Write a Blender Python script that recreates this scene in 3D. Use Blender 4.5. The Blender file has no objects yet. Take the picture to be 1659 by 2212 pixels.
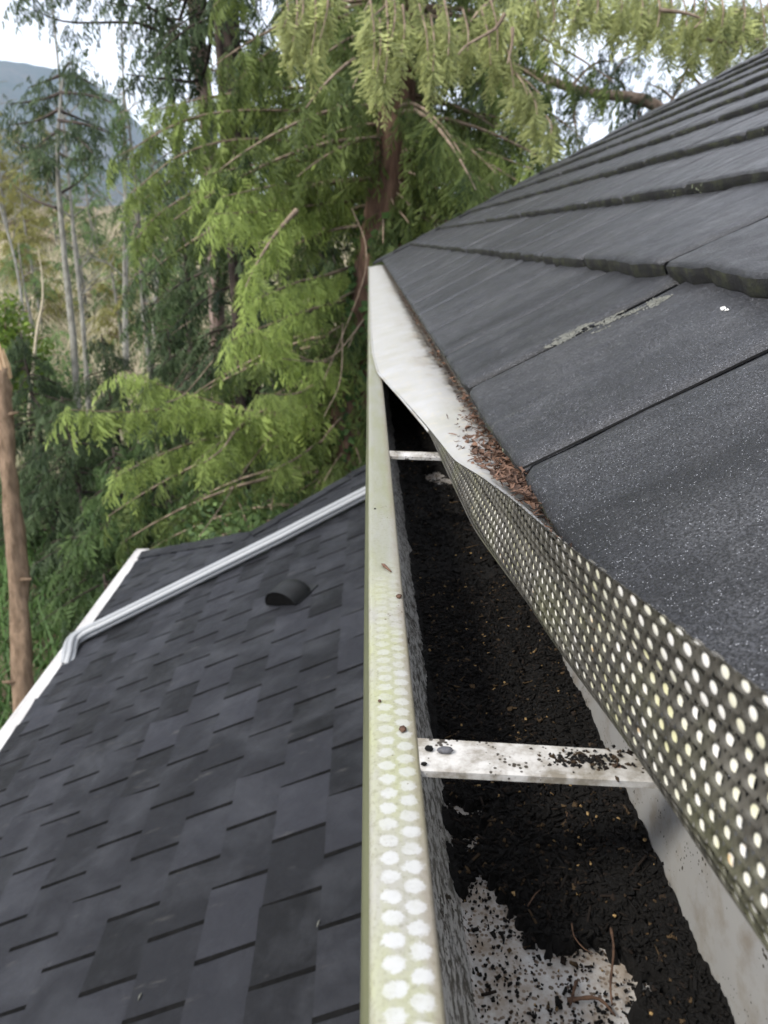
import bpy, math, random
import numpy as np
from mathutils import Matrix, Vector, Euler, noise as mnoise

R = math.radians
random.seed(7); rng = np.random.default_rng(7)
scene = bpy.context.scene

# ------------------------------------------------------------------ camera
cam_d = bpy.data.cameras.new('camera'); cam = bpy.data.objects.new('camera', cam_d)
scene.collection.objects.link(cam); scene.camera = cam
cam_d.sensor_fit = 'VERTICAL'; cam_d.sensor_height = 36.0; cam_d.lens = 27.04
cam.location = (0, 0, 0); cam.rotation_euler = (R(90 - 19.5), 0, R(-1.08))
cam_d.clip_start = 0.01; cam_d.clip_end = 12000
cam_d.dof.use_dof = True; cam_d.dof.focus_distance = 0.44; cam_d.dof.aperture_fstop = 17

# ------------------------------------------------------------------ sky and sun
SUN_EL, SUN_AZ = R(46), R(-118)        # azimuth from +Y (view direction), negative = to the left
w = bpy.data.worlds.new('World'); scene.world = w; w.use_nodes = True
nt = w.node_tree; nt.nodes.clear()
N = nt.nodes.new; L = nt.links.new
out = N('ShaderNodeOutputWorld'); bg = N('ShaderNodeBackground'); bg.inputs['Strength'].default_value = 0.10
sky = N('ShaderNodeTexSky'); sky.sky_type = 'NISHITA'; sky.sun_disc = False
sky.sun_elevation = SUN_EL; sky.sun_rotation = SUN_AZ; sky.air_density = 1.0; sky.dust_density = 2.0
tc = N('ShaderNodeTexCoord'); mp = N('ShaderNodeMapping'); mp.inputs['Scale'].default_value = (1, 1, 3.2)
ns = N('ShaderNodeTexNoise'); ns.inputs['Scale'].default_value = 2.6; ns.inputs['Detail'].default_value = 7
ns.inputs['Roughness'].default_value = .58
rp = N('ShaderNodeValToRGB'); rp.color_ramp.elements[0].position = .30; rp.color_ramp.elements[1].position = .68
rp.color_ramp.elements[0].color = (5.2, 5.4, 6.6, 1); rp.color_ramp.elements[1].color = (12, 12, 12.2, 1)
mx = N('ShaderNodeMixRGB'); mx.inputs['Fac'].default_value = .93
L(tc.outputs['Generated'], mp.inputs['Vector']); L(mp.outputs[0], ns.inputs['Vector']); L(ns.outputs['Fac'], rp.inputs['Fac'])
L(sky.outputs[0], mx.inputs['Color1']); L(rp.outputs['Color'], mx.inputs['Color2'])
L(mx.outputs[0], bg.inputs['Color']); L(bg.outputs[0], out.inputs['Surface'])
sd = bpy.data.lights.new('sun', 'SUN'); sd.energy = 2.1; sd.angle = R(12); sd.color = (1, .95, .87)
sun = bpy.data.objects.new('sun', sd); scene.collection.objects.link(sun)
sdir = Vector((math.sin(SUN_AZ) * math.cos(SUN_EL), math.cos(SUN_AZ) * math.cos(SUN_EL), math.sin(SUN_EL)))
sun.rotation_euler = sdir.to_track_quat('Z', 'Y').to_euler()
scene.view_settings.view_transform = 'Standard'; scene.view_settings.look = 'None'
scene.view_settings.exposure = 1.28; scene.view_settings.gamma = 1
scene.render.engine = 'CYCLES'
scene.cycles.use_denoising = True
scene.cycles.max_bounces = 8; scene.cycles.diffuse_bounces = 3; scene.cycles.transparent_max_bounces = 6
scene.cycles.volume_bounces = 0

# ------------------------------------------------------------------ helpers
FPX, CX, CY = 1661.6, 829.5, 1106.0
CM = cam.rotation_euler.to_matrix()
def ray(x, y): return CM @ Vector(((x - CX) / FPX, -(y - CY) / FPX, -1.0))      # per unit of depth
def atZ(x, y, z): d = ray(x, y); return d * (z / d.z)
def atY(x, y, Y): d = ray(x, y); return d * (Y / d.y)
def atD(x, y, D): return ray(x, y) * D
LR0, LRS = -1.5675, .45                # lower roof plane z = LR0 + LRS*x
def atLR(x, y, lift=0):
    d = ray(x, y); k = (LR0 + lift) / (d.z - LRS * d.x); return d * k

def set_props(o, label=None, cat=None, group=None, kind=None):
    if label: o['label'] = label
    if cat: o['category'] = cat
    if group: o['group'] = group
    if kind: o['kind'] = kind
    return o
def thing(name, label, cat, loc=(0, 0, 0), group=None):
    o = bpy.data.objects.new(name, None); scene.collection.objects.link(o)
    o.location = loc; o.empty_display_size = .1
    return set_props(o, label, cat, group)
def mesh_np(name, V, F, mats, parent=None, smooth=False, midx=None, col=None, base=None):
    """V world coordinates (n,3); F list/array of faces (tri or quad arrays or list of lists)."""
    V = np.asarray(V, dtype=np.float32).reshape(-1, 3)
    off = np.array(parent.location if parent is not None else (base if base is not None else (0, 0, 0)), dtype=np.float32)
    if parent is not None and parent.parent is not None: off = off + np.array(parent.parent.location, dtype=np.float32)
    V = V - off
    me = bpy.data.meshes.new(name)
    if isinstance(F, np.ndarray) and F.ndim == 2:
        k = F.shape[1]; n = F.shape[0]
        me.vertices.add(len(V)); me.vertices.foreach_set('co', V.ravel())
        me.loops.add(n * k); me.loops.foreach_set('vertex_index', F.astype(np.int32).ravel())
        me.polygons.add(n); me.polygons.foreach_set('loop_start', np.arange(0, n * k, k, dtype=np.int32))
        me.polygons.foreach_set('loop_total', np.full(n, k, dtype=np.int32))
        me.update(calc_edges=True)
    else:
        me.from_pydata([tuple(v) for v in V.tolist()], [], [list(f) for f in F]); me.update()
    for m in (mats if isinstance(mats, (list, tuple)) else [mats]): me.materials.append(m)
    if midx is not None: me.polygons.foreach_set('material_index', np.asarray(midx, dtype=np.int32))
    if smooth: me.polygons.foreach_set('use_smooth', np.ones(len(me.polygons), dtype=bool))
    if col is not None:
        a = me.attributes.new('tint', 'FLOAT', 'POINT'); a.data.foreach_set('value', np.asarray(col, dtype=np.float32))
    o = bpy.data.objects.new(name, me); scene.collection.objects.link(o)
    if parent is not None: o.parent = parent
    elif base is not None: o.location = base
    return o
class MB:
    def __init__(s): s.V = []; s.F = []; s.C = []
    def add(s, V, F, c=0.5):
        n = len(s.V); s.V += [tuple(v) for v in V]; s.F += [[i + n for i in f] for f in F]; s.C += [c] * len(V); return s
    def box(s, a, b, c=.5):
        x0, y0, z0 = a; x1, y1, z1 = b
        return s.add([(x0,y0,z0),(x1,y0,z0),(x1,y1,z0),(x0,y1,z0),(x0,y0,z1),(x1,y0,z1),(x1,y1,z1),(x0,y1,z1)],
              [(0,3,2,1),(4,5,6,7),(0,1,5,4),(1,2,6,5),(2,3,7,6),(3,0,4,7)], c)
    def tube(s, pts, rad, n=8, c=.5, cap=True, wob=0, sx=1, sy=1):
        pts = [Vector(p) for p in pts]; V = []; F = []
        up = Vector((0, 0, 1))
        for i, p in enumerate(pts):
            t = (pts[min(i + 1, len(pts) - 1)] - pts[max(i - 1, 0)]).normalized()
            ref = Vector((0, 1, 0)) if abs(t.z) > .9 else up
            u = t.cross(ref).normalized(); v = u.cross(t).normalized()
            r = rad[i] if hasattr(rad, '__len__') else rad
            for k in range(n):
                a = 2 * math.pi * k / n
                rr = r * (1 + (wob * (mnoise.noise(Vector((math.cos(a) * 1.5, math.sin(a) * 1.5, i * .6)) * 1.7) ) if wob else 0))
                V.append(p + u * math.cos(a) * rr * sx + v * math.sin(a) * rr * sy)
        for i in range(len(pts) - 1):
            for k in range(n):
                F.append((i * n + k, i * n + (k + 1) % n, (i + 1) * n + (k + 1) % n, (i + 1) * n + k))
        if cap: F.append(tuple(range(n - 1, -1, -1))); F.append(tuple((len(pts) - 1) * n + k for k in range(n)))
        return s.add(V, F, c)
    def build(s, name, mats, parent=None, smooth=False, base=None, midx=None):
        return mesh_np(name, np.array(s.V), s.F, mats, parent, smooth, midx, s.C, base)
def fbm(x, y, z=0, o=4): return mnoise.fractal(Vector((x, y, z)), 1.0, 2.0, o)
def curve(pts, n):
    """Catmull-Rom through pts"""
    P = [Vector(p) for p in pts]; P = [P[0] * 2 - P[1]] + P + [P[-1] * 2 - P[-2]]; o = []
    m = len(P) - 3
    for i in range(n + 1):
        t = i / n * m; k = min(int(t), m - 1); u = t - k
        a, b, c, d = P[k:k + 4]
        o.append(.5 * ((2 * b) + (c - a) * u + (2 * a - 5 * b + 4 * c - d) * u * u + (3 * b - a - 3 * c + d) * u ** 3))
    return o

# ------------------------------------------------------------------ materials
def new_mat(name):
    m = bpy.data.materials.new(name); m.use_nodes = True
    nt = m.node_tree; b = nt.nodes['Principled BSDF']; return m, nt, b
class NT:
    """small node helper"""
    def __init__(s, nt): s.nt = nt
    def n(s, t, **k):
        o = s.nt.nodes.new(t)
        for a, v in k.items():
            if a in ('operation', 'blend_type', 'feature', 'data_type', 'attribute_name', 'noise_dimensions', 'distance'): setattr(o, a, v)
            else: o.inputs[a.replace('_', ' ')].default_value = v
        return o
    def l(s, a, b): s.nt.links.new(a, b)
    def pos(s, scale=(1, 1, 1), rot=(0, 0, 0), world=True):
        if world: g = s.n('ShaderNodeNewGeometry'); src = g.outputs['Position']
        else: g = s.n('ShaderNodeTexCoord'); src = g.outputs['Object']
        m = s.n('ShaderNodeMapping'); m.inputs['Scale'].default_value = scale; m.inputs['Rotation'].default_value = rot
        s.l(src, m.inputs['Vector']); return m.outputs[0]
    def noise(s, vec, scale, detail=4, rough=.55, dist=0):
        o = s.n('ShaderNodeTexNoise'); o.inputs['Scale'].default_value = scale; o.inputs['Detail'].default_value = detail
        o.inputs['Roughness'].default_value = rough; o.inputs['Distortion'].default_value = dist
        s.l(vec, o.inputs['Vector']); return o.outputs['Fac']
    def vor(s, vec, scale, out='Distance', rnd=1.0):
        o = s.n('ShaderNodeTexVoronoi'); o.inputs['Scale'].default_value = scale; o.inputs['Randomness'].default_value = rnd
        s.l(vec, o.inputs['Vector']); return o.outputs[out]
    def ramp(s, fac, a, b, ca=(0, 0, 0, 1), cb=(1, 1, 1, 1)):
        o = s.n('ShaderNodeValToRGB'); e = o.color_ramp.elements
        if a > b: a, b, ca, cb = b, a, cb, ca
        e[0].position = a; e[1].position = b; e[0].color = ca; e[1].color = cb
        s.l(fac, o.inputs['Fac']); return o.outputs['Color']
    def mix(s, f, a, b, mode='MIX'):
        o = s.n('ShaderNodeMixRGB'); o.blend_type = mode
        for k, v in (('Fac', f), ('Color1', a), ('Color2', b)):
            if isinstance(v, (int, float)): o.inputs[k].default_value = v
            elif isinstance(v, tuple): o.inputs[k].default_value = (*v[:3], 1)
            else: s.l(v, o.inputs[k])
        return o.outputs['Color']
    def m(s, op, a, b=0.0, c=None):
        o = s.n('ShaderNodeMath'); o.operation = op
        for i, v in enumerate((a, b, c)):
            if v is None: continue
            if isinstance(v, (int, float)): o.inputs[i].default_value = v
            else: s.l(v, o.inputs[i])
        return o.outputs[0]
    def attr(s, name='tint'):
        o = s.n('ShaderNodeAttribute'); o.attribute_name = name; return o.outputs['Fac']
    def bump(s, h, strength, dist, b):
        o = s.n('ShaderNodeBump'); o.inputs['Strength'].default_value = strength; o.inputs['Distance'].default_value = dist
        s.l(h, o.inputs['Height']); s.l(o.outputs[0], b.inputs['Normal']); return o

def mat_simple(name, c1, c2, scale, rough=.8, bump=0, bdist=.01, spec=.3, stretch=(1, 1, 1), tint=0, metallic=0):
    m, nt, b = new_mat(name); q = NT(nt)
    v = q.pos(stretch, world=False); f = q.ramp(q.noise(v, scale, 6, .6), .35, .65)
    c = q.mix(f, c1, c2)
    if tint: c = q.mix(q.m('MULTIPLY', q.attr(), tint), c, (c2[0] * 2.2, c2[1] * 2.2, c2[2] * 2.2))
    q.l(c, b.inputs['Base Color']); b.inputs['Roughness'].default_value = rough
    b.inputs['Specular IOR Level'].default_value = spec; b.inputs['Metallic'].default_value = metallic
    if bump: q.bump(q.noise(v, scale * 2, 6, .7), bump, bdist, b)
    return m

def mat_painted_metal(name, base=(.72, .72, .70), speck=.55, grime=(.09, .08, .06), grime_lo=.50, grime_hi=.62, gscale=30,
                      stretch=(1, 1, 1), rot=(0, 0, 0), speck_scale=420, moss=0, splash=False):
    """white painted sheet metal with grime film, small black specks"""
    m, nt, b = new_mat(name); q = NT(nt)
    v = q.pos(); vs = q.pos(stretch, rot)
    g = q.ramp(q.noise(vs, gscale, 8, .7), grime_lo, grime_hi)
    c = q.mix(g, base, grime)
    film = q.ramp(q.noise(v, 9, 5, .6), .3, .75)
    c = q.mix(q.m('MULTIPLY', film, .35), c, (.42, .40, .34))
    d = q.vor(v, speck_scale); r = q.noise(v, 55, 3, .5)
    sp = q.m('LESS_THAN', d, q.m('MULTIPLY', q.ramp(r, .44, .72), speck * .8))
    c = q.mix(sp, c, (.035, .028, .02))
    if splash:
        sz = q.n('ShaderNodeSeparateXYZ'); q.l(v, sz.inputs[0])
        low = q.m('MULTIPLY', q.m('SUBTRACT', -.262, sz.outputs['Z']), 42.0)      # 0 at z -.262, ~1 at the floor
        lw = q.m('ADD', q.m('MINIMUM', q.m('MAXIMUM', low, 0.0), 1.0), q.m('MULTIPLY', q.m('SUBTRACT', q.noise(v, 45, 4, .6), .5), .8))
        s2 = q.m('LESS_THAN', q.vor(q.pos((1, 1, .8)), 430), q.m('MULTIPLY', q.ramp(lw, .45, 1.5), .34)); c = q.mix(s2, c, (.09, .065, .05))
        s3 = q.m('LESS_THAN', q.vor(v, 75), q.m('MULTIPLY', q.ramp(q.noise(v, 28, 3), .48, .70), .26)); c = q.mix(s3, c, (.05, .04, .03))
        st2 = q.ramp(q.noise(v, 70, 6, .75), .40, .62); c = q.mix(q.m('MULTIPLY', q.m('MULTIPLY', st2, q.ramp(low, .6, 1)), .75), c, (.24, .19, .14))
    if moss:
        mo = q.ramp(q.noise(v, 38, 5, .65), .48, .66); c = q.mix(q.m('MULTIPLY', mo, moss), c, (.42, .44, .12))
    q.l(c, b.inputs['Base Color']); b.inputs['Roughness'].default_value = .5; b.inputs['Specular IOR Level'].default_value = .35
    q.bump(q.m('SUBTRACT', 0.0, sp), .4, .0006, b)
    return m

M = {}
M['trough'] = mat_painted_metal('trough_paint', base=(.46, .46, .46), grime_lo=.50, grime_hi=.68, gscale=60, speck=.45, grime=(.22, .19, .16), splash=True)
M['inner_wall'] = mat_painted_metal('inner_wall_paint', base=(.42, .42, .41), grime_lo=.46, grime_hi=.56, gscale=300,
                                    stretch=(1, .4, 1), rot=(0, 0, R(25)), speck=.8, grime=(.05, .048, .042))
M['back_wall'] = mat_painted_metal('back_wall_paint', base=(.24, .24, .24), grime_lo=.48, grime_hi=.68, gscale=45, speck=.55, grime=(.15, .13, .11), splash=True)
M['strap'] = mat_painted_metal('strap_paint', base=(.48, .47, .455), grime_lo=.40, grime_hi=.60, gscale=62, speck=.7, grime=(.15, .13, .10))
M['outer_face'] = mat_simple('outer_face_paint', (.06, .065, .038), (.11, .115, .065), 30, .6, stretch=(1, .2, 1))
# lip: ghost pattern of the guard's holes, clean dots in two rows, algae and grime between
m, nt, b = new_mat('lip_paint'); q = NT(nt)
geo = q.n('ShaderNodeNewGeometry'); sep = q.n('ShaderNodeSeparateXYZ'); q.l(geo.outputs['Position'], sep.inputs[0])
wob = q.noise(q.pos(), 60, 3, .5)
xx = q.m('ADD', sep.outputs['X'], q.m('MULTIPLY', q.m('SUBTRACT', wob, .5), .003)); yy = sep.outputs['Y']
def dots(xc, phase, ry, rx):
    fy = q.m('MULTIPLY', q.m('SUBTRACT', q.m('FRACT', q.m('ADD', q.m('DIVIDE', yy, .0082), phase)), .5), .0082)
    dx = q.m('DIVIDE', q.m('SUBTRACT', xx, xc), rx); dy = q.m('DIVIDE', fy, ry)
    return q.m('SQRT', q.m('ADD', q.m('MULTIPLY', dx, dx), q.m('MULTIPLY', dy, dy)))
dmin = q.m('MINIMUM', dots(.0060, 0.0, .0033, .0038), dots(.0138, .5, .0033, .0040))
dot = q.ramp(q.m('ADD', dmin, q.m('MULTIPLY', q.m('SUBTRACT', q.noise(q.pos(), 380, 5, .75), .5), 1.5)), 1.22, .72)
near = q.ramp(q.m('ADD', yy, q.m('MULTIPLY', wob, .08)), .53, .45)
near2 = q.ramp(q.m('ADD', yy, q.m('MULTIPLY', wob, .16)), .56, .26)
dot = q.m('MULTIPLY', q.m('MULTIPLY', dot, near2), q.ramp(q.noise(q.pos(), 95, 5, .7), .30, .52, (.45,)*3 + (1,), (1, 1, 1, 1)))
algae = q.ramp(q.noise(q.pos((1, .35, 1)), 42, 6, .65), .40, .66)
grimy = q.mix(algae, (.27, .265, .23), (.28, .29, .165))
far = q.mix(q.ramp(q.noise(q.pos((1, .2, 1)), 45, 6, .7), .35, .62), (.25, .25, .23), (.205, .21, .14))
base = q.mix(near, far, grimy)
fine = q.ramp(q.noise(q.pos(), 520, 5, .75), .50, .68)
base = q.mix(q.m('MULTIPLY', fine, .6), base, (.13, .12, .07))
edge = q.ramp(q.m('ADD', xx, q.m('MULTIPLY', wob, .004)), .0175, .0205)
base = q.mix(q.m('MULTIPLY', edge, .65), base, (.17, .13, .09))
c = q.mix(q.m('MULTIPLY', dot, .78), base, (.43, .435, .44))
sp = q.m('LESS_THAN', q.vor(q.pos(), 260), q.m('MULTIPLY', q.ramp(q.noise(q.pos(), 30, 3), .5, .8), .32))
c = q.mix(sp, c, (.10, .07, .04))
q.l(c, b.inputs['Base Color']); b.inputs['Roughness'].default_value = .42
q.bump(fine, .25, .0004, b); M['lip'] = m

# upper tiles: dark rubber-slate, gritty, streaks running up the slope, sparkle painted as pale flecks
m, nt, b = new_mat('tile_composite'); q = NT(nt)
v = q.pos(); vs = q.pos((.35, 6, 1)); t = q.attr()
st = q.ramp(q.noise(vs, 2.6, 6, .62), .36, .70)
c = q.mix(st, (.010, .0105, .0125), (.056, .058, .066))
c = q.mix(q.m('MULTIPLY', t, .55), c, (.045, .046, .053))
blot = q.ramp(q.noise(v, 9, 7, .7), .48, .70); c = q.mix(q.m('MULTIPLY', blot, .35), c, (.15, .15, .155))
lst = q.ramp(q.noise(q.pos((.5, 9, .5)), 4.5, 7, .7), .60, .76); c = q.mix(q.m('MULTIPLY', lst, .35), c, (.22, .22, .20))
grit = q.noise(v, 750, 3, .7); c = q.mix(q.ramp(grit, .44, .60), q.mix(.85, c, (.0, .0, .0)), c)
flk = q.m('LESS_THAN', q.vor(v, 780), .17); fl2 = q.m('MULTIPLY', flk, q.m('GREATER_THAN', q.noise(v, 260, 2), .53))
c = q.mix(fl2, c, (.40, .41, .44))
q.l(c, b.inputs['Base Color']); q.l(q.ramp(q.noise(v, 35, 5, .6), .3, .7, (.34,)*3 + (1,), (.58,)*3 + (1,)), b.inputs['Roughness'])
b.inputs['Specular IOR Level'].default_value = .36
q.bump(q.m('ADD', grit, q.m('MULTIPLY', q.noise(v, 60, 6, .7), 1.2)), .6, .0013, b); M['tile'] = m
# butt ends: dark with moss
m, nt, b = new_mat('tile_butt_mossy'); q = NT(nt); v = q.pos()
mo = q.ramp(q.noise(v, 34, 6, .7), .46, .64); c = q.mix(mo, (.006, .006, .006), (.036, .040, .016))
li = q.m('LESS_THAN', q.vor(v, 160), q.m('MULTIPLY', q.ramp(q.noise(v, 16, 3), .55, .75), .34)); c = q.mix(li, c, (.30, .33, .22))
q.l(c, b.inputs['Base Color']); b.inputs['Roughness'].default_value = .9; q.bump(q.noise(v, 190, 6, .8), .9, .004, b); M['butt'] = m
# lower shingles
m, nt, b = new_mat('asphalt_shingle'); q = NT(nt); v = q.pos(); t = q.attr()
c = q.mix(t, (.0055, .006, .0075), (.025, .0262, .033))
pt = q.ramp(q.noise(q.pos((1, 1, 1)), 3.8, 6, .6, .4), .45, .75); c = q.mix(q.m('MULTIPLY', pt, .6), c, (.058, .061, .070))
sc = q.ramp(q.noise(q.pos((1.2, 5, 1), (0, 0, R(14))), 4.2, 7, .68), .62, .80); c = q.mix(q.m('MULTIPLY', sc, .45), c, (.17, .16, .145))
g = q.noise(v, 420, 3, .7); c = q.mix(q.ramp(g, .35, .65), q.mix(.35, c, (0, 0, 0)), c)
q.l(c, b.inputs['Base Color']); q.l(q.ramp(q.noise(v, 7, 4, .6), .3, .7, (.45,)*3 + (1,), (.7,)*3 + (1,)), b.inputs['Roughness']); b.inputs['Specular IOR Level'].default_value = .18
q.bump(q.m('ADD', g, q.m('MULTIPLY', q.noise(v, 14, 4, .6), 3)), .5, .003, b); M['shingle'] = m
M['slot'] = mat_simple('underlay_gap_shade', (.004, .004, .004), (.008, .008, .008), 20, .95, spec=.05)  # underlay black, also used as painted shade in slots and joints
M['fascia'] = mat_simple('fascia_paint', (.55, .54, .52), (.70, .69, .66), 4, .6)
M['siding'] = mat_simple('siding_paint', (.30, .31, .31), (.36, .37, .37), 3, .7)
M['white_metal'] = mat_simple('white_gutter_paint', (.42, .405, .39), (.54, .53, .52), 5, .5)
m, nt, b = new_mat('downspout_paint'); b.inputs['Base Color'].default_value = (.42, .44, .47, 1); b.inputs['Roughness'].default_value = .5
b.inputs['Metallic'].default_value = .1; q = NT(nt); c = q.mix(q.noise(q.pos(), 6, 4), (.24, .25, .26), (.32, .33, .34)); q.l(c, b.inputs['Base Color']); M['pipe'] = m
M['vent'] = mat_simple('vent_plastic', (.004, .0045, .005), (.009, .010, .011), 9, .55, spec=.3)
# guard
m, nt, b = new_mat('guard_grimy'); q = NT(nt); v = q.pos()
c = q.mix(q.ramp(q.noise(v, 48, 6, .65), .35, .68), (.032, .029, .023), (.080, .074, .060))
c = q.mix(q.m('MULTIPLY', q.ramp(q.noise(v, 17, 4), .5, .72), .4), c, (.10, .105, .035))
q.l(c, b.inputs['Base Color']); b.inputs['Roughness'].default_value = .6; q.bump(q.noise(v, 300, 5, .7), .5, .0006, b); M['guard_dark'] = m
m, nt, b = new_mat('guard_clean'); q = NT(nt); v = q.pos(); t = q.attr()
c = q.mix(q.ramp(q.noise(v, 20, 5, .6), .3, .75), (.41, .41, .42), (.33, .325, .285))
c = q.mix(q.m('MULTIPLY', q.ramp(q.noise(q.pos((1, .5, 1)), 26, 6, .72), .52, .66), t), c, (.20, .14, .09))
tt3 = q.m('ADD', t, q.m('MULTIPLY', q.m('SUBTRACT', q.noise(q.pos((1, .6, 1)), 60, 6, .75), .5), .9)); c = q.mix(q.ramp(tt3, .60, .86), c, (.035, .026, .02))  # dirt and the shadow line along the eave, both painted near black
hd_ = q.vor(q.pos((1, 1, .2)), 118, rnd=.0); c = q.mix(q.m('MULTIPLY', q.ramp(hd_, .42, .30), .22), c, (.40, .40, .38))
c = q.mix(q.m('MULTIPLY', q.ramp(q.noise(q.pos(), 120, 4), .56, .64), .5), c, (.46, .42, .33))
q.l(c, b.inputs['Base Color']); b.inputs['Roughness'].default_value = .35; M['guard_white'] = m
m, nt, b = new_mat('guard_plug'); q = NT(nt); v = q.pos()
c = q.mix(q.ramp(q.noise(v, 30, 4), .42, .62), (.74, .72, .68), (.58, .56, .34))
c = q.mix(q.ramp(q.noise(v, 70, 3), .66, .74), c, (.62, .42, .20))
q.l(c, b.inputs['Base Color']); b.inputs['Roughness'].default_value = .35; M['guard_plug'] = m
# debris
m, nt, b = new_mat('compost'); q = NT(nt); t = q.attr()
o = q.n('ShaderNodeValToRGB'); e = o.color_ramp.elements; e[0].position = 0; e[0].color = (.0015, .0013, .0012, 1); e[1].position = .6; e[1].color = (.0055, .0045, .0036, 1)
for p_, c_ in ((.8, (.018, .011, .007, 1)), (.92, (.17, .11, .05, 1)), (1.0, (.45, .30, .13, 1))):
    x = e.new(p_); x.color = c_
q.l(t, o.inputs['Fac']); q.l(o.outputs['Color'], b.inputs['Base Color']); b.inputs['Roughness'].default_value = .75
b.inputs['Specular IOR Level'].default_value = .25; q.bump(q.noise(q.pos(), 700, 4, .8), .8, .002, b); M['compost'] = m
M['litter'] = mat_simple('dry_litter', (.028, .016, .011), (.12, .068, .045), 120, .8, tint=.45)
M['twig'] = mat_simple('dry_twig', (.045, .026, .018), (.13, .075, .045), 200, .8)
M['pod'] = mat_simple('grey_pod', (.05, .05, .055), (.12, .12, .13), 300, .45)

# ------------------------------------------------------------------ rain gutter (runs along +Y)
YN, YE = -.35, 6.15
gut = thing('rain_gutter', 'white metal rain gutter with algae stained front lip, open trough half full of black debris', 'gutter', (.06, .3, -.29))
ys = [YN] + [i * .02 for i in range(-10, 120)] + [2.4 + i * .25 for i in range(0, 15)] + [YE]
def extrude(profile, ys, mat, name, parent, jitter=0, smooth=True):
    V = []; F = []; n = len(profile)
    for i, y in enumerate(ys):
        for j, (x, z) in enumerate(profile):
            V.append((x + jitter * mnoise.noise(Vector((y * 2.2, j * .05, 3))), y, z + jitter * mnoise.noise(Vector((y * 2.7, j * .05, 9)))))
    for i in range(len(ys) - 1):
        for j in range(n - 1): a = i * n + j; F.append((a, a + 1, a + n + 1, a + n))
    return mesh_np(name, np.array(V), np.array(F), mat, parent, smooth)
lip_prof = [(-.0012, -.2050), (-.0014, -.2022), (-.0006, -.2006), (.0010, -.2000), (.0050, -.1997), (.0100, -.1996), (.0150, -.1997), (.0180, -.2000), (.0193, -.2008), (.0196, -.2022), (.0190, -.2060), (.0170, -.2065)]
extrude(lip_prof, ys, M['lip'], 'lip', gut, .0006)
extrude([(-.0012, -.2049), (-.0032, -.208), (-.0042, -.216), (-.0036, -.224), (.0010, -.236), (.012, -.250), (.022, -.262), (.028, -.276), (.036, -.2905)], ys, M['outer_face'], 'front_face', gut, .0006)
extrude([(.0015, -.2065), (-.0015, -.216), (.0000, -.224), (.0065, -.236), (.0165, -.250), (.0262, -.262), (.0330, -.276), (.0405, -.2880)], ys, M['inner_wall'], 'inner_wall', gut, .0006)
extrude([(.0400, -.2868), (.0425, -.2895), (.070, -.2900), (.100, -.2900), (.1310, -.2898), (.1338, -.2870)], ys, M['trough'], 'trough', gut, .0005)
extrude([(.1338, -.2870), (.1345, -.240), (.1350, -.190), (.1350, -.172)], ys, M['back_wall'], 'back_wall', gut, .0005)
MB().box((-.004, YE, -.291), (.136, YE + .003, -.196)).build('end_cap', M['white_metal'], gut)
cap = MB(); cap.box((-.006, YE - .02, -.1985), (.05, YE + .012, -.1955)); cap.build('corner_clip', M['white_metal'], gut)
def strap(Y, wdt, tilt, label=None):
    mb = MB(); n = 14; V = []; F = []
    for i in range(n + 1):
        u = i / n; x = .0188 + u * (.1342 - .0188)
        z = -.2012 - tilt * u ; y0 = Y - wdt / 2 - .009 * u * (wdt / .021); y1 = y0 + wdt * (1 - .10 * u)
        V += [(x, y0 + .0010, z - .0042), (x, y0, z - .0036), (x, y0, z - .0006), (x, y0 + .0007, z), (x, y1 - .0007, z), (x, y1, z - .0006), (x, y1, z - .0042)]
    k = 7
    for i in range(n):
        for j in range(k): a = i * k + j; b_ = i * k + (j + 1) % k; F.append((a, b_, b_ + k, a + k))
    F.append(tuple(range(k))); F.append(tuple(n * k + j for j in reversed(range(k))))
    mb.add(V, F); o = mb.build('hanger_strap', M['strap'], gut)
    if label: o['label'] = label
for Y_, wd, tl in ((.268, .0215, .0015), (.745, .019, .002), (1.20, .019, .0), (1.66, .019, 0)): strap(Y_, wd, tl)

# ------------------------------------------------------------------ compost in the trough
def inpoly(x, y, P):
    c = False; j = len(P) - 1
    for i in range(len(P)):
        if (P[i][1] > y) != (P[j][1] > y) and x < (P[j][0] - P[i][0]) * (y - P[i][1]) / (P[j][1] - P[i][1]) + P[i][0]: c = not c
        j = i
    return c
def floor_poly(px): return [(p.x, p.y) for p in (atZ(x, y, -.29) for x, y in px)]
BARE = [floor_poly(p) for p in (
    [(960, 1935), (1000, 1945), (1050, 1895), (1075, 1925), (1100, 1990), (1185, 2065), (1230, 2055), (1300, 2055), (1372, 2095), (1405, 2150), (1395, 2212), (1350, 2400), (900, 2400)],
    [(905, 1030), (940, 1018), (985, 1040), (975, 1058), (930, 1055)],
    [(1040, 1232), (1070, 1225), (1095, 1242), (1060, 1248)],
    [(868, 900), (885, 895), (915, 903), (890, 908)])]
SPAR = [floor_poly([(970, 1740), (1045, 1750), (1040, 1830), (1010, 1900), (980, 1890)])]
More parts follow.
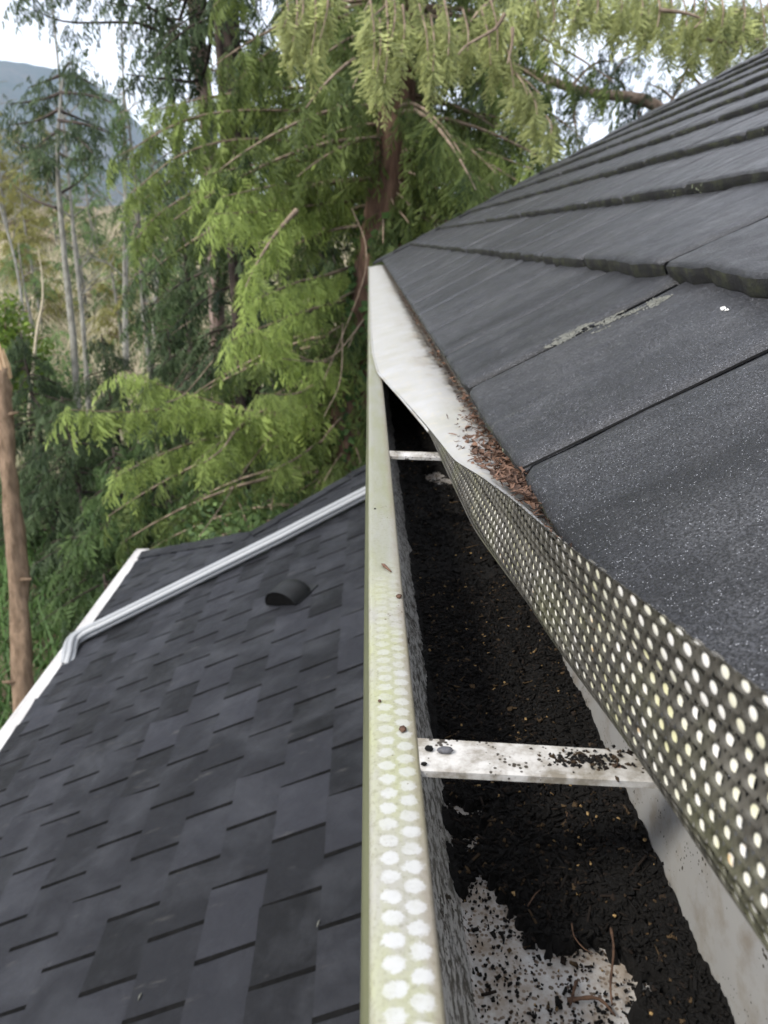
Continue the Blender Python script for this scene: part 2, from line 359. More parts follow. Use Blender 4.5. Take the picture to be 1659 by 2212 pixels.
def bed_h(x, y):
    wx = x + .006 * mnoise.noise(Vector((x * 90, y * 90, 1))) + .0055 * mnoise.noise(Vector((x * 300, y * 300, 4)))
    wy = y + .006 * mnoise.noise(Vector((x * 90, y * 90, 7))) + .0055 * mnoise.noise(Vector((x * 300, y * 300, 2)))
    h = .0075 + .006 * mnoise.noise(Vector((x * 25, y * 18, 0))) + .0035 * mnoise.noise(Vector((x * 85, y * 85, 3))) + .0022 * mnoise.noise(Vector((x * 240, y * 240, 5))) + .0012 * mnoise.noise(Vector((x * 600, y * 600, 5)))
    h += .010 * max(0, (x - .105) / .03) * (1 if y > .2 else .4)
    for P in BARE:
        if inpoly(wx, wy, P): return -.003 + .0022 * mnoise.noise(Vector((x * 330, y * 330, 5)))
    for P in SPAR:
        if inpoly(wx, wy, P): h -= .0068 + .003 * mnoise.noise(Vector((x * 260, y * 260, 8)))
    return h
xs = np.linspace(.036, .1335, 62); yb = np.concatenate([np.arange(-.05, .62, .0016), np.arange(.62, 1.4, .004), np.arange(1.4, 6.15, .05)])
V = np.zeros((len(yb), len(xs), 3)); Hh = np.zeros((len(yb), len(xs)))
for i, y in enumerate(yb):
    for j, x in enumerate(xs):
        h = bed_h(x, y); Hh[i, j] = h; V[i, j] = (x, y, -.2898 + h)
F = []; nx = len(xs)
for i in range(len(yb) - 1):
    for j in range(nx - 1):
        if max(Hh[i, j], Hh[i + 1, j], Hh[i, j + 1], Hh[i + 1, j + 1]) > 0:
            a = i * nx + j; F.append((a, a + 1, a + nx + 1, a + nx))
V = V.reshape(-1, 3); F = np.array(F)
tint = .12 + .35 * rng.random(len(V))
# chips
def chips(n, ylo, yhi, smin, smax, power=1.0):
    Vs, Fs, Cs = [], [], []
    box = np.array([[-1,-1,-1],[1,-1,-1],[1,1,-1],[-1,1,-1],[-1,-1,1],[1,-1,1],[1,1,1],[-1,1,1]], float) * .5
    fb = np.array([[0,3,2,1],[4,5,6,7],[0,1,5,4],[1,2,6,5],[2,3,7,6],[3,0,4,7]])
    for i in range(n):
        y = ylo + (yhi - ylo) * random.random() ** power; x = random.uniform(.041, .132); h = bed_h(x, y)
        if h < 0 and random.random() > .30: continue
        bare = h < 0; h = max(h, 0.0004)
        big = random.random()
        L_ = smin + (smax - smin) * random.random() ** 2.2; L_ *= (3.2 if big < .14 else 1); w_ = random.uniform(.0005, .0016) if big < .55 else L_ * random.uniform(.4, .9)
        if bare and random.random() < .85: L_ = random.uniform(.0004, .0016); w_ = L_ * random.uniform(.5, .9)
        th = random.uniform(.0004, .0011)
        c = random.random(); c = random.uniform(.0, .65) if c < .86 else (random.uniform(.7, .86) if c < .990 else random.uniform(.9, 1.0))
        if c > .88: L_ = min(L_, .0022); w_ = L_ * .7
        Rm = np.array(Euler((random.gauss(0, .35), random.gauss(0, .35), random.uniform(0, 6.28))).to_matrix())
        b_ = (box * np.array([L_, w_, th])); b_[[1, 2, 5, 6], 1] *= random.uniform(.3, 1)
        b_ = b_ @ Rm.T + np.array([x, y, -.2896 + h + th * .5])
        Vs.append(b_); Fs.append(fb); Cs.append(np.full(8, c))
    off = np.arange(len(Vs))[:, None, None] * 8
    return np.concatenate(Vs), (np.array(Fs) + off).reshape(-1, 4), np.concatenate(Cs)
c1 = chips(20000, 0.05, .62, .0012, .0042); c2 = chips(5000, .6, 1.5, .002, .006)
allV = [V, c1[0], c2[0]]; allF = [F, c1[1] + len(V), c2[1] + len(V) + len(c1[0])]
o = mesh_np('gutter_compost', np.concatenate(allV), np.concatenate(allF), M['compost'], None, False, None, np.concatenate([tint, c1[2], c2[2]]), base=(.087, .3, -.289))
set_props(o, 'black rotted needle compost spread along the floor of the white gutter', 'debris', kind='stuff')

# individual twigs lying on the compost
def twig(px, r, label, mat='twig', z=-.2815, lift=.002):
    pts = [atZ(x, y, z) for x, y in px]; pts = [Vector((p.x, p.y, p.z + lift * math.sin(math.pi * i / (len(pts) - 1)))) for i, p in enumerate(pts)]
    c = curve(pts, 10); mb = MB(); b0 = c[0].copy()
    r *= .62; mb.tube(c, [r * (1 - .5 * i / 10) * (1 + .2 * math.sin(i * 2.3)) for i in range(11)], 6)
    o = mb.build('twig', M[mat], None, True, base=b0); set_props(o, label, 'twig', 'twigs lying on the gutter compost'); return o
twig([(1085, 1450), (1110, 1462), (1133, 1474)], .0009, 'straight reddish twig on the black compost beyond the near strap')
twig([(1320, 2005), (1325, 2060), (1318, 2130), (1322, 2170)], .0011, 'long upright brown twig crossing onto the bare white patch')
twig([(1235, 1995), (1240, 2030), (1260, 2055), (1282, 2060)], .0006, 'thin curved tan twig just above the bare white patch')
twig([(1140, 1958), (1155, 1940), (1168, 1922)], .0007, 'short pale forked twig in the middle of the compost')
twig([(1290, 1738), (1320, 1742), (1365, 1745)], .0007, 'thin pinkish twig below the right half of the near strap')
twig([(1215, 1670+70), (1225, 1760), (1218, 1785)], .0006, 'small hooked twig just below the near strap')
twig([(1225, 2160), (1290, 2165), (1330, 2195)], .0016, 'thick dark bark stick on the bare white patch', z=-.288)
twig([(1245, 2120), (1238, 2150), (1232, 2172)], .0013, 'stubby dark stick standing against the bark stick on the white patch', z=-.288)
twig([(1290, 1520 + 10), (1310, 1545), (1325, 1552)], .0006, 'fine twig beside the back wall beyond the near strap')
twig([(1200, 1430), (1215, 1460), (1222, 1480)], .0006, 'fine dark red twig deep in the trough right of the reddish twig')

# dirt, pod on near strap
def blob(name, c, r, mat, label, cat, seed=0, nseg=10, group=None, parent=None):
    V = []; F = []; m_ = nseg; n_ = nseg
    for i in range(m_ + 1):
        th = math.pi * i / m_
        for j in range(n_):
            ph = 2 * math.pi * j / n_; d = Vector((math.sin(th) * math.cos(ph), math.sin(th) * math.sin(ph), math.cos(th)))
            k = 1 + .3 * mnoise.noise(d * 1.8 + Vector((seed, 0, 0)))
            V.append((c[0] + d.x * r[0] * k, c[1] + d.y * r[1] * k, c[2] + d.z * r[2] * k))
    for i in range(m_):
        for j in range(n_): F.append((i * n_ + j, i * n_ + (j + 1) % n_, (i + 1) * n_ + (j + 1) % n_, (i + 1) * n_ + j))
    o = mesh_np(name, np.array(V), np.array(F), M[mat], parent, True, base=None if parent else c)
    if label: set_props(o, label, cat, group)
    return o
zs = -.2010
p = atZ(962, 1625, zs); blob('seed_pod', (p.x, p.y, zs + .0011), (.0034, .0017, .0013), 'pod', 'shiny grey seed pod on the left end of the near strap', 'seed pod', 2)
p = atZ(927, 1620, zs); blob('dirt_lump', (p.x, p.y, zs + .0008), (.0018, .0015, .0011), 'compost', 'small black dirt lump left of the grey seed pod on the strap', 'dirt', 5)
p = atZ(916, 1653, zs); blob('dirt_lump', (p.x, p.y, zs + .0007), (.0014, .0008, .0008), 'compost', 'tiny black dirt crumb at the lower left corner of the near strap', 'dirt', 8)
mbd = MB()
for i in range(170):
    u = random.gauss(0, 1); px = 1265 + u * 48; py = 1648 + random.gauss(0, 11)
    p = atZ(px, py, zs - .003); L_ = random.uniform(.0008, .0032); a = random.uniform(0, 6.28)
    d = Vector((math.cos(a), math.sin(a), random.uniform(-.1, .25))) * L_
    p.z = zs - .0028 + random.uniform(.0008, .0026)
    mbd.tube([p - d * .5, p + Vector((0, 0, .0004)), p + d * .5], [.0003, random.uniform(.0005, .0009), .0002], 5, random.choice([.2, .5, .75, .82]))
set_props(mbd.build('dirt_pile', M['compost'], None, False, base=(p.x, p.y, zs - .003)), 'crumbly heap of brown dirt and needles on the middle of the near strap', 'dirt', kind='stuff')
p = atZ(1332, 1662, zs - .003); blob('bud_scale', (p.x, p.y, zs - .0020), (.0030, .0016, .0012), 'litter', 'small brown bud scale on the right end of the near strap', 'bud scale', 4)
p = atZ(833, 1228, -.1996); 
mbs = MB(); mbs.tube([p + Vector((-.0025, .006, .0008)), p + Vector((-.001, 0, .0022)), p + Vector((.0035, -.007, .0008))], [.0003, .0012, .0004], 6)
set_props(mbs.build('needle', M['litter'], None, True, base=p), 'small curled tan needle on the gutter lip where the dot pattern begins', 'needle')
for k, (x, y, r_, lb) in enumerate(((862, 1290, .0018, 'brown husk on the inner edge of the lip near the curled needle'), (810, 1100, .0009, 'tiny black speck on the green part of the lip'),
                               (870, 1577, .0017, 'dark husk on the lip edge just above the near strap'), (820, 1515, .0008, 'small dark grain in the middle of the lip above the near strap'))):
    p = atZ(x, y, -.1996); blob('husk', (p.x, p.y, -.1996 + r_ * .4), (r_, r_ * 1.2, r_ * .6), 'litter' if k != 1 else 'compost', lb, 'husk', k * 3)

# ------------------------------------------------------------------ gutter guard
# stations: (Y, front edge (x,z), crest (x,z), back edge (x,z))
ST = [(.095, (.1080, -.172), (.1110, -.100), (.128, -.160)),
      (.155, (.1075, -.180), (.1060, -.1075), (.126, -.166)),
      (.205, (.1070, -.187), (.0930, -.1060), (.124, -.168)),
      (.255, (.1040, -.190), (.0820, -.1070), (.122, -.170)),
      (.309, (.0970, -.190), (.0790, -.1150), (.122, -.170)),
      (.395, (.0860, -.190), (.0805, -.1320), (.122, -.172)),
      (.500, (.0730, -.190), (.0775, -.1520), (.122, -.174)),
      (.620, (.0680, -.190), (.0715, -.1740), (.122, -.176)),
      (.782, (.0630, -.190), (.0635, -.1870), (.122, -.178)),
      (.968, (.0420, -.1925), (.0425, -.1905), (.122, -.178)),
      (1.21, (.0130, -.1965), (.0140, -.1960), (.122, -.178)),
      (1.45, (.0060, -.1975), (.0075, -.1970), (.122, -.178)),
      (1.90, (.0040, -.1978), (.0055, -.1970), (.122, -.178)),
      (6.13, (.0040, -.1978), (.0055, -.1970), (.122, -.178))]
sy = np.array([s[0] for s in ST])
def smooth_interp(y, arr):
    # monotone-ish cubic: smoothed linear interpolation
    acc = 0; wsum = 0
    for d, w_ in ((-.03, 1), (-.015, 2), (0, 3), (.015, 2), (.03, 1)):
        acc += w_ * np.interp(y + d, sy, arr); wsum += w_
    return acc / wsum
arr = {k: [np.array([s[i][j] for s in ST]) for j in (0, 1)] for k, i in (('F', 1), ('T', 2), ('B', 3))}
def g_at(y, key): return Vector((smooth_interp(y, arr[key][0]), y, smooth_interp(y, arr[key][1])))
def band_pt(y, v, off=0.0):
    """v 0 = front edge, 1 = crest; bulges toward -X; off pushes away behind"""
    Fp, Tp = g_at(y, 'F'), g_at(y, 'T'); W = (Tp - Fp).length
    nrm = Vector((-(Tp - Fp).z, 0, (Tp - Fp).x)); nrm = nrm.normalized() if W > 1e-6 else Vector((-1, 0, 0))
    k = min(1, W / .07)
    prof = np.interp(v, [0, .08, .25, .5, .72, .80, .92, 1], [0, .0042, .0085, .0070, .0040, .0046, .0048, .0046])
    p = Fp.lerp(Tp, v) + nrm * (prof * k - off)
    p.x += .0012 * k * mnoise.noise(Vector((y * 9, v * 2, 0)))
    return p
guard = thing('gutter_guard', 'perforated gutter guard strip, flat and white far off, twisted upright and grimy nearby', 'gutter guard', (.06, .9, -.19))
PITCH, ROWH, RH = .0080, .0074, .0027
V = []; F = []; V2 = []; F2 = []; NS = 14
y_lo, y_hi = .092, .80
ncol = int((y_hi - y_lo) / PITCH); MAXR = 14
def emit_cell(y0, y1, v0, v1, hole_u, hole_v_rad):
    """one cell of the sheet with a round hole; returns indices"""
    base_i = len(V); yc = (y0 + y1) / 2; vc = (v0 + v1) / 2
    outer = []; inner = []; back = []
    for k in range(NS):
        a = 2 * math.pi * k / NS; cx, sx_ = math.cos(a), math.sin(a)
        m_ = max(abs(cx), abs(sx_)); outer.append((yc + cx / m_ * (y1 - y0) / 2, vc + sx_ / m_ * (v1 - v0) / 2))
        inner.append((yc + cx * hole_u, vc + sx_ * hole_v_rad))
    for (y, v_) in outer: V.append(band_pt(y, v_))
    for (y, v_) in inner: V.append(band_pt(y, v_))
    for (y, v_) in inner: V.append(band_pt(y, v_, .0011))
    for k in range(NS):
        k2 = (k + 1) % NS
        F.append((base_i + k, base_i + k2, base_i + NS + k2, base_i + NS + k))
        F.append((base_i + NS + k, base_i + NS + k2, base_i + 2 * NS + k2, base_i + 2 * NS + k))
def emit_plug(yc, vc, hu, hv, cres):
    """white inner web seen in the hole; in the middle rows a crescent"""
    b0 = len(V2)
    o_ = .0007
    if not cres:
        V2.append(band_pt(yc, vc, o_ - .0004))
        for k in range(NS):
            a = 2 * math.pi * k / NS; V2.append(band_pt(yc + math.cos(a) * hu * 1.06, vc + math.sin(a) * hv * 1.06, o_))
        for k in range(NS): F2.append((b0, b0 + 1 + k, b0 + 1 + (k + 1) % NS))
    else:
        sh = .50 * hu; n = 12
        for k in range(n + 1):
            a = math.pi * .5 - math.pi * k / n      # far (+Y) half is the side away; image-left = larger Y
            V2.append(band_pt(yc + math.cos(a) * hu * 1.06, vc + math.sin(a) * hv * 1.06, o_))
            V2.append(band_pt(yc - math.cos(a) * hu * cres, vc + math.sin(a) * hv * 1.06, o_ + .0006))
        for k in range(n):
            a = b0 + 2 * k; F2.append((a, a + 2, a + 3)); F2.append((a, a + 3, a + 1))
for i in range(ncol):
    y0 = y_lo + i * PITCH; y1 = y0 + PITCH
    W = (g_at(y0 + PITCH / 2, 'T') - g_at(y0 + PITCH / 2, 'F')).length + .012
    # number of rows is fixed physically: row r spans [r*ROWH, (r+1)*ROWH] measured from the front edge
    nrow = int(math.ceil(W / ROWH))
    for r in range(nrow):
        va, vb = r * ROWH / W, min((r + 1) * ROWH / W, 1.0)
        if vb - va < 1e-4: continue
        sft = PITCH / 2 if r % 2 else 0
        full = (r + 1) * ROWH / W <= 1.001
        ya, yb_ = y0 + sft, y1 + sft
        hv = RH / W if full else (vb - va) * .36
        hu = RH * random.uniform(.78, .92); 
        emit_cell(ya, yb_, va, vb, hu, min(hv, (vb - va) * .42))
        vm = (va + vb) / 2
        cres = 0
        if .15 < vm < .76: cres = .12 - .42 * random.random()
        emit_plug((ya + yb_) / 2, vm, hu, min(hv, (vb - va) * .42), cres)
mesh_np('perforated_band', np.array([tuple(v) for v in V]), np.array(F), M['guard_dark'], guard, False)
mesh_np('inner_web', np.array([tuple(v) for v in V2]), [list(f) for f in F2], M['guard_plug'], guard, True)
# white sheet from the crest to under the eave
yw = np.concatenate([np.arange(.09, 1.5, .01), np.arange(1.5, 6.14, .05)]); nv = 22; V = []; F = []; C = []
for i, y in enumerate(yw):
    T, B = (band_pt(y, 1.0) if y < .80 else g_at(y, 'T')), g_at(y, 'B')
    for j in range(nv):
        u = j / (nv - 1); p = T.lerp(B, u)
        p.z += .0045 * math.sin(u * math.pi) * (1 if y > .5 else .2) + .0012 * mnoise.noise(Vector((y * 7, u * 3, 2))) * min(1, u * 6) + .0003 * math.sin(u * 60)
        V.append(tuple(p)); C.append(max(0, min(1, (u - .42) * 2.0)))
for i in range(len(yw) - 1):
    for j in range(nv - 1): a = i * nv + j; F.append((a, a + 1, a + nv + 1, a + nv))
mesh_np('top_sheet', np.array(V), np.array(F), M['guard_white'], guard, True, None, C)
# turned front hem of the guard along the near edge
hem = MB(); hp = [band_pt(y, 0.0) + Vector((-.0002, 0, -.0006)) for y in np.arange(.09, .80, .01)]
hem2 = MB(); hem2.tube(hp, .0006, 6); hem2.build('front_edge', M['guard_dark'], guard, True); hp = [g_at(y, 'F') for y in np.concatenate([np.arange(.79, 1.5, .02), np.arange(1.5, 6.1, .2)])]
hem.tube(hp, .0016, 6); hem.build('folded_edge', M['guard_white'], guard, True)

# leaf litter caught between guard and eave
mbl = MB()
def litter_piece(c, s, col):
    a = random.uniform(0, 6.28); n = 5; V = []
    ax = Vector((math.cos(a), math.sin(a), random.uniform(-.4, .5))).normalized(); sd_ = ax.cross(Vector((random.gauss(0, .4), random.gauss(0, .4), 1))).normalized(); up = sd_.cross(ax)
    curl = random.uniform(-.9, .9); wk = random.choice([.15, .25, .6, 1.0]); s *= 1.5 if wk < .3 else 1
    for i in range(n):
        u = i / (n - 1) - .5; w_ = (s * .35 * math.cos(u * 2.6) + s * .04) * wk
        p = c + ax * u * s + up * (curl * s * u * u)
        V += [p - sd_ * w_ + up * w_ * .5, p, p + sd_ * w_ + up * w_ * .5]
    F = []
    for i in range(n - 1):
        for j in range(2): k = i * 3 + j; F.append((k, k + 1, k + 4, k + 3))
    mbl.add(V, F, col)
for i in range(1150):
    y = .43 + abs(random.gauss(0, .18)) if i < 950 else random.uniform(.4, 2.8)
    wd = .045 * max(.25, 1 - abs(y - .52) / .5)
    B = g_at(y, 'B'); T = g_at(y, 'T')
    x = .112 - abs(random.gauss(0, wd * .45))
    if x < T.x + .006: continue
    u = (x - T.x) / (B.x - T.x); z = T.z + (B.z - T.z) * u + .0045 * math.sin(u * 3.14)
    litter_piece(Vector((x, y, z + random.uniform(.001, .004 + .012 * max(0, (x - .09) / .03)))), random.uniform(.002, .008), random.choice([0, .1, .2, .4, .9]))
for i in range(260):   # litter by the crest where the band meets the tile
    y = random.uniform(.26, .5); B = g_at(y, 'B'); x = random.uniform(.088, .112)
    litter_piece(Vector((x, y, -.155 + random.uniform(0, .012) )), random.uniform(.003, .008), random.choice([0, .1, .2, .4]))
o = mbl.build('leaf_litter', M['litter'], None, False, base=(.1, .5, -.17)); set_props(o, 'brown leaf litter caught between the white guard and the tile edge', 'leaf litter', kind='stuff')
p = atD(1090, 1030, .47)
cone = thing('seed_cone', 'small reddish brown seed cone at the near end of the leaf litter', 'cone', (.098, .435, -.148))
for k in range(5):
    a = k * 2.4; h_ = .001 * k
    blob('scale', (.098 + math.cos(a) * .0035, .435 + math.sin(a) * .004, -.148 + h_ * .8), (.0028, .0016, .0030), 'litter', None, None, k, 8, parent=cone)

# ------------------------------------------------------------------ main house: tiled hip roof
TH = math.atan(.543); EX, EZ = .100, -.147; YC = 6.05
house = thing('main_house', 'house with dark gritty slate-look tiled hip roof rising to the right of the gutter', 'house', (1.5, 2.5, -5.6))
ct, st_ = math.cos(TH), math.sin(TH)
def rp_(t, y, n): return (EX + t * ct - n * st_, y, EZ + t * st_ + n * ct)
EXPO = .213; THK = .0185
butts = [0.0, .226] + [.226 + EXPO * k for k in range(1, 16)]
V = []; F = []; mi = []; C = []; JN = []
def tile(tk, tn, ya, yb_, tint, fine, seed, thk):
    nu, nvv = (18, 12) if fine else (10, 4)
    b0 = len(V); gap = .0016
    ya += gap; yb_ -= gap; ln = (tn - tk) + .035
    nz = lambda a, b_, s: mnoise.noise(Vector((a * s, b_ * s, seed)))
    lift = random.uniform(-.001, .0025)
    for i in range(nvv + 1):
        for j in range(nu + 1):
            u = j / nu; y = ya + (yb_ - ya) * u; fr = i / nvv; fr = fr ** (1.6 if fine else 1.3)
            e = min(u, 1 - u) * (yb_ - ya)
            corner = .0045 * math.exp(-e / .006)
            rag = (.0034 * nz(y, 0, 45) + .0055 * nz(y, 1, 14) + .0018 * nz(y, 2, 130)) if tk > 0 else .0012 * nz(y, 0, 40)
            t = tk + corner + rag + fr * (ln - corner - rag)
            n = thk * (1 - (t - tk) / (tn - tk + .035)) + .0008 * nz(t, y, 20) * 2 + .0006 * nz(t, y, 70) + lift
            n -= .0042 * math.exp(-e / .005)
            if i == 0: n -= .003
            V.append(rp_(t, y, n)); C.append(tint)
    w_ = nu + 1
    for i in range(nvv):
        for j in range(nu): a = b0 + i * w_ + j; F.append((a, a + 1, a + w_ + 1, a + w_)); mi.append(0)
    # butt face
    b1 = len(V)
    for r in range(1, 4):
        for j in range(nu + 1):
            x, y, z = V[b0 + j]; u = j / nu
            k = r / 3; dn = k * (thk + .002); dt = (.0028 * math.sin(k * 3.0) + .002 * nz(y, r * 3.1, 60)) - .0015
            V.append((x - dt * ct + dn * st_ , y, z - dt * st_ - dn * ct)); C.append(tint)
    for r in range(3):
        for j in range(nu):
            a = (b0 + j) if r == 0 else (b1 + (r - 1) * w_ + j); c_ = b1 + r * w_ + j
            F.append((a + 1, a, c_, c_ + 1)); mi.append(1)
    # side walls
    for col in (0, nu):
        idx = [b0 + i * w_ + col for i in range(nvv + 1)]; s0 = len(V)
        for k in idx:
            x, y, z = V[k]; V.append((x + .012 * st_, y, z - .012 * ct)); C.append(tint)
        for i in range(nvv):
            q4 = (idx[i], idx[i + 1], s0 + i + 1, s0 + i); F.append(q4 if col == 0 else q4[::-1]); mi.append(0)
for k in range(len(butts) - 1):
    tk, tn = butts[k], butts[k + 1]
    ymax = YC - tk * ct + .3
    if k == 0: js = [-1.0, -.7, -.42, -.14, .165, .487, .773, 1.0, 1.26]
    else:
        js = [-1.0]; off = random.uniform(0, .25); js.append(-1.0 + .1 + off)
    while js[-1] < ymax: js.append(js[-1] + random.uniform(.22, .31))
    for jy in js[1:]:
        tk0 = .0065 if k == 0 else THK; f_ = 1 - (tn - tk) / (tn - tk + .035)
        if jy + tn * ct < YC - .03: JN.append([rp_(tk + .003, jy - .0022, tk0 - .0030), rp_(tk + .003, jy + .0022, tk0 - .0030), rp_(tn, jy + .0022, tk0 * f_ - .0030), rp_(tn, jy - .0022, tk0 * f_ - .0030)])  # dark strip laid in each tile joint as its painted shadow
    for j in range(len(js) - 1):
        tile(tk, tn, js[j], js[j + 1], random.random(), (js[j] < 2.2 and js[j] > -.4 and k < 4), k * 31.7 + j * 3.3, .0065 if k == 0 else THK)
o = mesh_np('roof_tiles', np.array(V), F, [M['tile'], M['butt']], house, True, mi, C)
o['label'] = 'overlapping charcoal slate-look tiles with mossy butt edges'
import bmesh
bm = bmesh.new(); bm.from_mesh(o.data)
pc = Vector((EX, YC, 0)) - house.location
bmesh.ops.bisect_plane(bm, geom=bm.verts[:] + bm.edges[:] + bm.faces[:], plane_co=pc, plane_no=Vector((1, 1, 0)).normalized(), clear_outer=True)
bm.to_mesh(o.data); bm.free()
# other faces of the roof, decks and trim
TT = 3.35
mb = MB()
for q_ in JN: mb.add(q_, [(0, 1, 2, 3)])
A = rp_(.02, -1.0, -.008); apex = rp_(TT, YC - TT * ct, -.008); top0 = rp_(TT, -1.0, -.008)
mb.add([A, rp_(.02, YC, -.008), apex, top0], [(0, 1, 2, 3)]); mb.build('deck_joint_shade', M['slot'], house)
mb = MB(); nC = 15
for k in range(nC):      # hip end face: courses
    t0, t1 = k * .2215, (k + 1) * .2215 + .02
    x0a, x1a = EX + t0 * ct, EX + 2 * TT * ct - t0 * ct
    x0b, x1b = EX + t1 * ct, EX + 2 * TT * ct - t1 * ct
    y0, y1 = YC - t0 * ct, YC - t1 * ct; z0, z1 = EZ + t0 * st_, EZ + t1 * st_
    mb.add([(x0a, y0, z0 - .002), (x1a, y0, z0 - .002), (x1b, y1, z1 - .004), (x0b, y1, z1 - .004), (x0a, y0, z0 - .016), (x1a, y0, z0 - .016)], [(0, 1, 2, 3), (4, 5, 1, 0)])
o = mb.build('hip_end_slope', M['tile'], house)
xr = EX + 2 * TT * ct
mb = MB(); mb.add([(apex[0], apex[1], apex[2]), (apex[0], -1, apex[2]), (xr, -1, EZ), (xr, YC, EZ)], [(0, 1, 2, 3)]); mb.build('rear_slope', M['tile'], house)
# hip caps
mb = MB(); hd = Vector((1, -1, .543)); hl = hd.length; hd.normalize(); c0 = Vector((EX, YC, EZ))
sA = Vector((0, -1, 0)); sB = Vector((1, 0, 0))
nrm1 = Vector((-st_, 0, ct)); nrm2 = Vector((0, st_, ct))
dA = nrm1.cross(hd).normalized(); dA = dA if dA.y < 0 else -dA; dB = nrm2.cross(hd).normalized(); dB = dB if dB.x > 0 else -dB
k = 0; s = -.02
while s < TT * 1.2:
    a = c0 + hd * s; b_ = c0 + hd * (s + .30); hi, lo = .024 + random.uniform(-.002, .003), .013
    W_ = .085
    pts = []
    for P_, h_ in ((a, hi), (b_, lo)):
        pts += [P_ + dA * W_ + nrm1 * (h_ - .006), P_ + Vector((0, 0, h_ + .004)), P_ + dB * W_ + nrm2 * (h_ - .006)]
    for P_, h_ in ((a, hi), (b_, lo)):
        pts += [P_ + dA * W_ + nrm1 * (h_ - .022), P_ + Vector((0, 0, h_ - .014)), P_ + dB * W_ + nrm2 * (h_ - .022)]
    mb.add(pts, [(0, 3, 4, 1), (1, 4, 5, 2), (6, 0, 1, 7), (7, 1, 2, 8), (6, 9, 3, 0), (2, 5, 11, 8)]); s += .215
mb.build('hip_cap', M['tile'], house)
MB().box((.1375, -1.0, -.36), (.158, YC + .06, -.150)).build('fascia', M['fascia'], house)
MB().box((.158, -1.0, -.365), (.46, YC - .1, -.350)).build('soffit', M['fascia'], house)
MB().box((.45, -1.0, -5.6), (5.6, YC - .36, -.352)).build('wall', M['siding'], house)

# lichen streak and flake on the first tile course (crusts with their own shape)
def on_tile(x, y, n=.0085, dz=0):
    d = ray(x, y); # intersect plane through eave line with offset n
    P0 = Vector(rp_(0, 0, n)); return d * (P0.dot(nrm1) / d.dot(nrm1))
def crust(poly, label, mat, th=.0006, n=.006, dens=260, size=.0022):
    Pp = [on_tile(x, y, n) for x, y in poly]; tb = [((p - Vector(rp_(0, 0, 0))).dot(Vector((ct, 0, st_))), p.y) for p in Pp]
    t0, t1 = min(a for a, _ in tb), max(a for a, _ in tb); y0, y1 = min(b for _, b in tb), max(b for _, b in tb); mb = MB(); cnt = 0
    for i in range(dens * 6):
        t, y = random.uniform(t0, t1), random.uniform(y0, y1)
        if not inpoly(t, y, tb): continue
        if mnoise.noise(Vector((t * 22, y * 70, 1))) + .5 * mnoise.noise(Vector((t * 120, y * 160, 1))) < random.uniform(-.1, .45): continue
        r = random.uniform(.3, 1) * size; kk = 7; hgt = .0105 * (1 - t / .26) * .62 if t < .226 else 0
        nn = (.0065 * (1 - t / .261)) + .0012
        c_ = len(mb.V); mb.add([rp_(t, y, nn + .0006)] + [rp_(t + math.cos(a) * r * random.uniform(.6, 1.3), y + math.sin(a) * r * random.uniform(.6, 1.3), nn - .0008) for a in [6.283 * q_ / kk for q_ in range(kk)]], [(0, 1 + q_, 1 + (q_ + 1) % kk) for q_ in range(kk)], random.random())
    o = mb.build('lichen', mat, None, True, base=Pp[0]); set_props(o, label, 'lichen'); return o
M['lichen'] = mat_simple('lichen_pale', (.075, .078, .070), (.155, .155, .135), 160, .9)
M['lichen_white'] = mat_simple('lichen_white', (.5, .5, .48), (.7, .7, .68), 90, .9)
crust([(1172, 752), (1210, 708), (1290, 690), (1400, 640), (1450, 628), (1420, 650), (1290, 712), (1180, 750)], 'pale grey green lichen streak running across the second nearest joints of the first tile row', M['lichen'], dens=1700, size=.0013)
crust([(1553, 656), (1564, 653), (1577, 657), (1570, 662), (1557, 661)], 'small white lichen flake below the thick mossy tile edge at right', M['lichen_white'], dens=22, size=.0011)

# ------------------------------------------------------------------ lower roof wing
lh = thing('lower_wing', 'lower wing of the house with dark tabbed shingle roof seen over the gutter edge', 'house wing', (-.7, 3.0, -5.6))
LT = math.atan(LRS); lc, ls = math.cos(LT), math.sin(LT)
eX = -1.842; eZ = LR0 + LRS * eX
def lp(t, y, n): return (eX + t * lc - n * ls, y, eZ + t * ls + n * lc)
def to_t(p): return (p.x - eX) / lc
EXL, TAB, STG = .180, .240, .43
c_corner = atLR(300, 1197); c_mid = atLR(545, 1152); c_top = atLR(790, 1008)
fp = [(to_t(c_corner), c_corner.y), (to_t(c_mid), c_mid.y), (to_t(c_top), c_top.y)]
sl = (fp[2][1] - fp[1][1]) / (fp[2][0] - fp[1][0])
def far_y(t):
    if t < fp[1][0]: return fp[0][1] + (fp[1][1] - fp[0][1]) * (t - fp[0][0]) / (fp[1][0] - fp[0][0])
    return fp[1][1] + sl * (t - fp[1][0])
print('far poly', fp)
slot_ref = atLR((637) / 1.507, 3143 / 1.507); tref, yref = to_t(slot_ref), slot_ref.y
kref = round(tref / EXL); toff = tref - kref * EXL
V = []; F = []; C = []; NCR = 14; SL = []
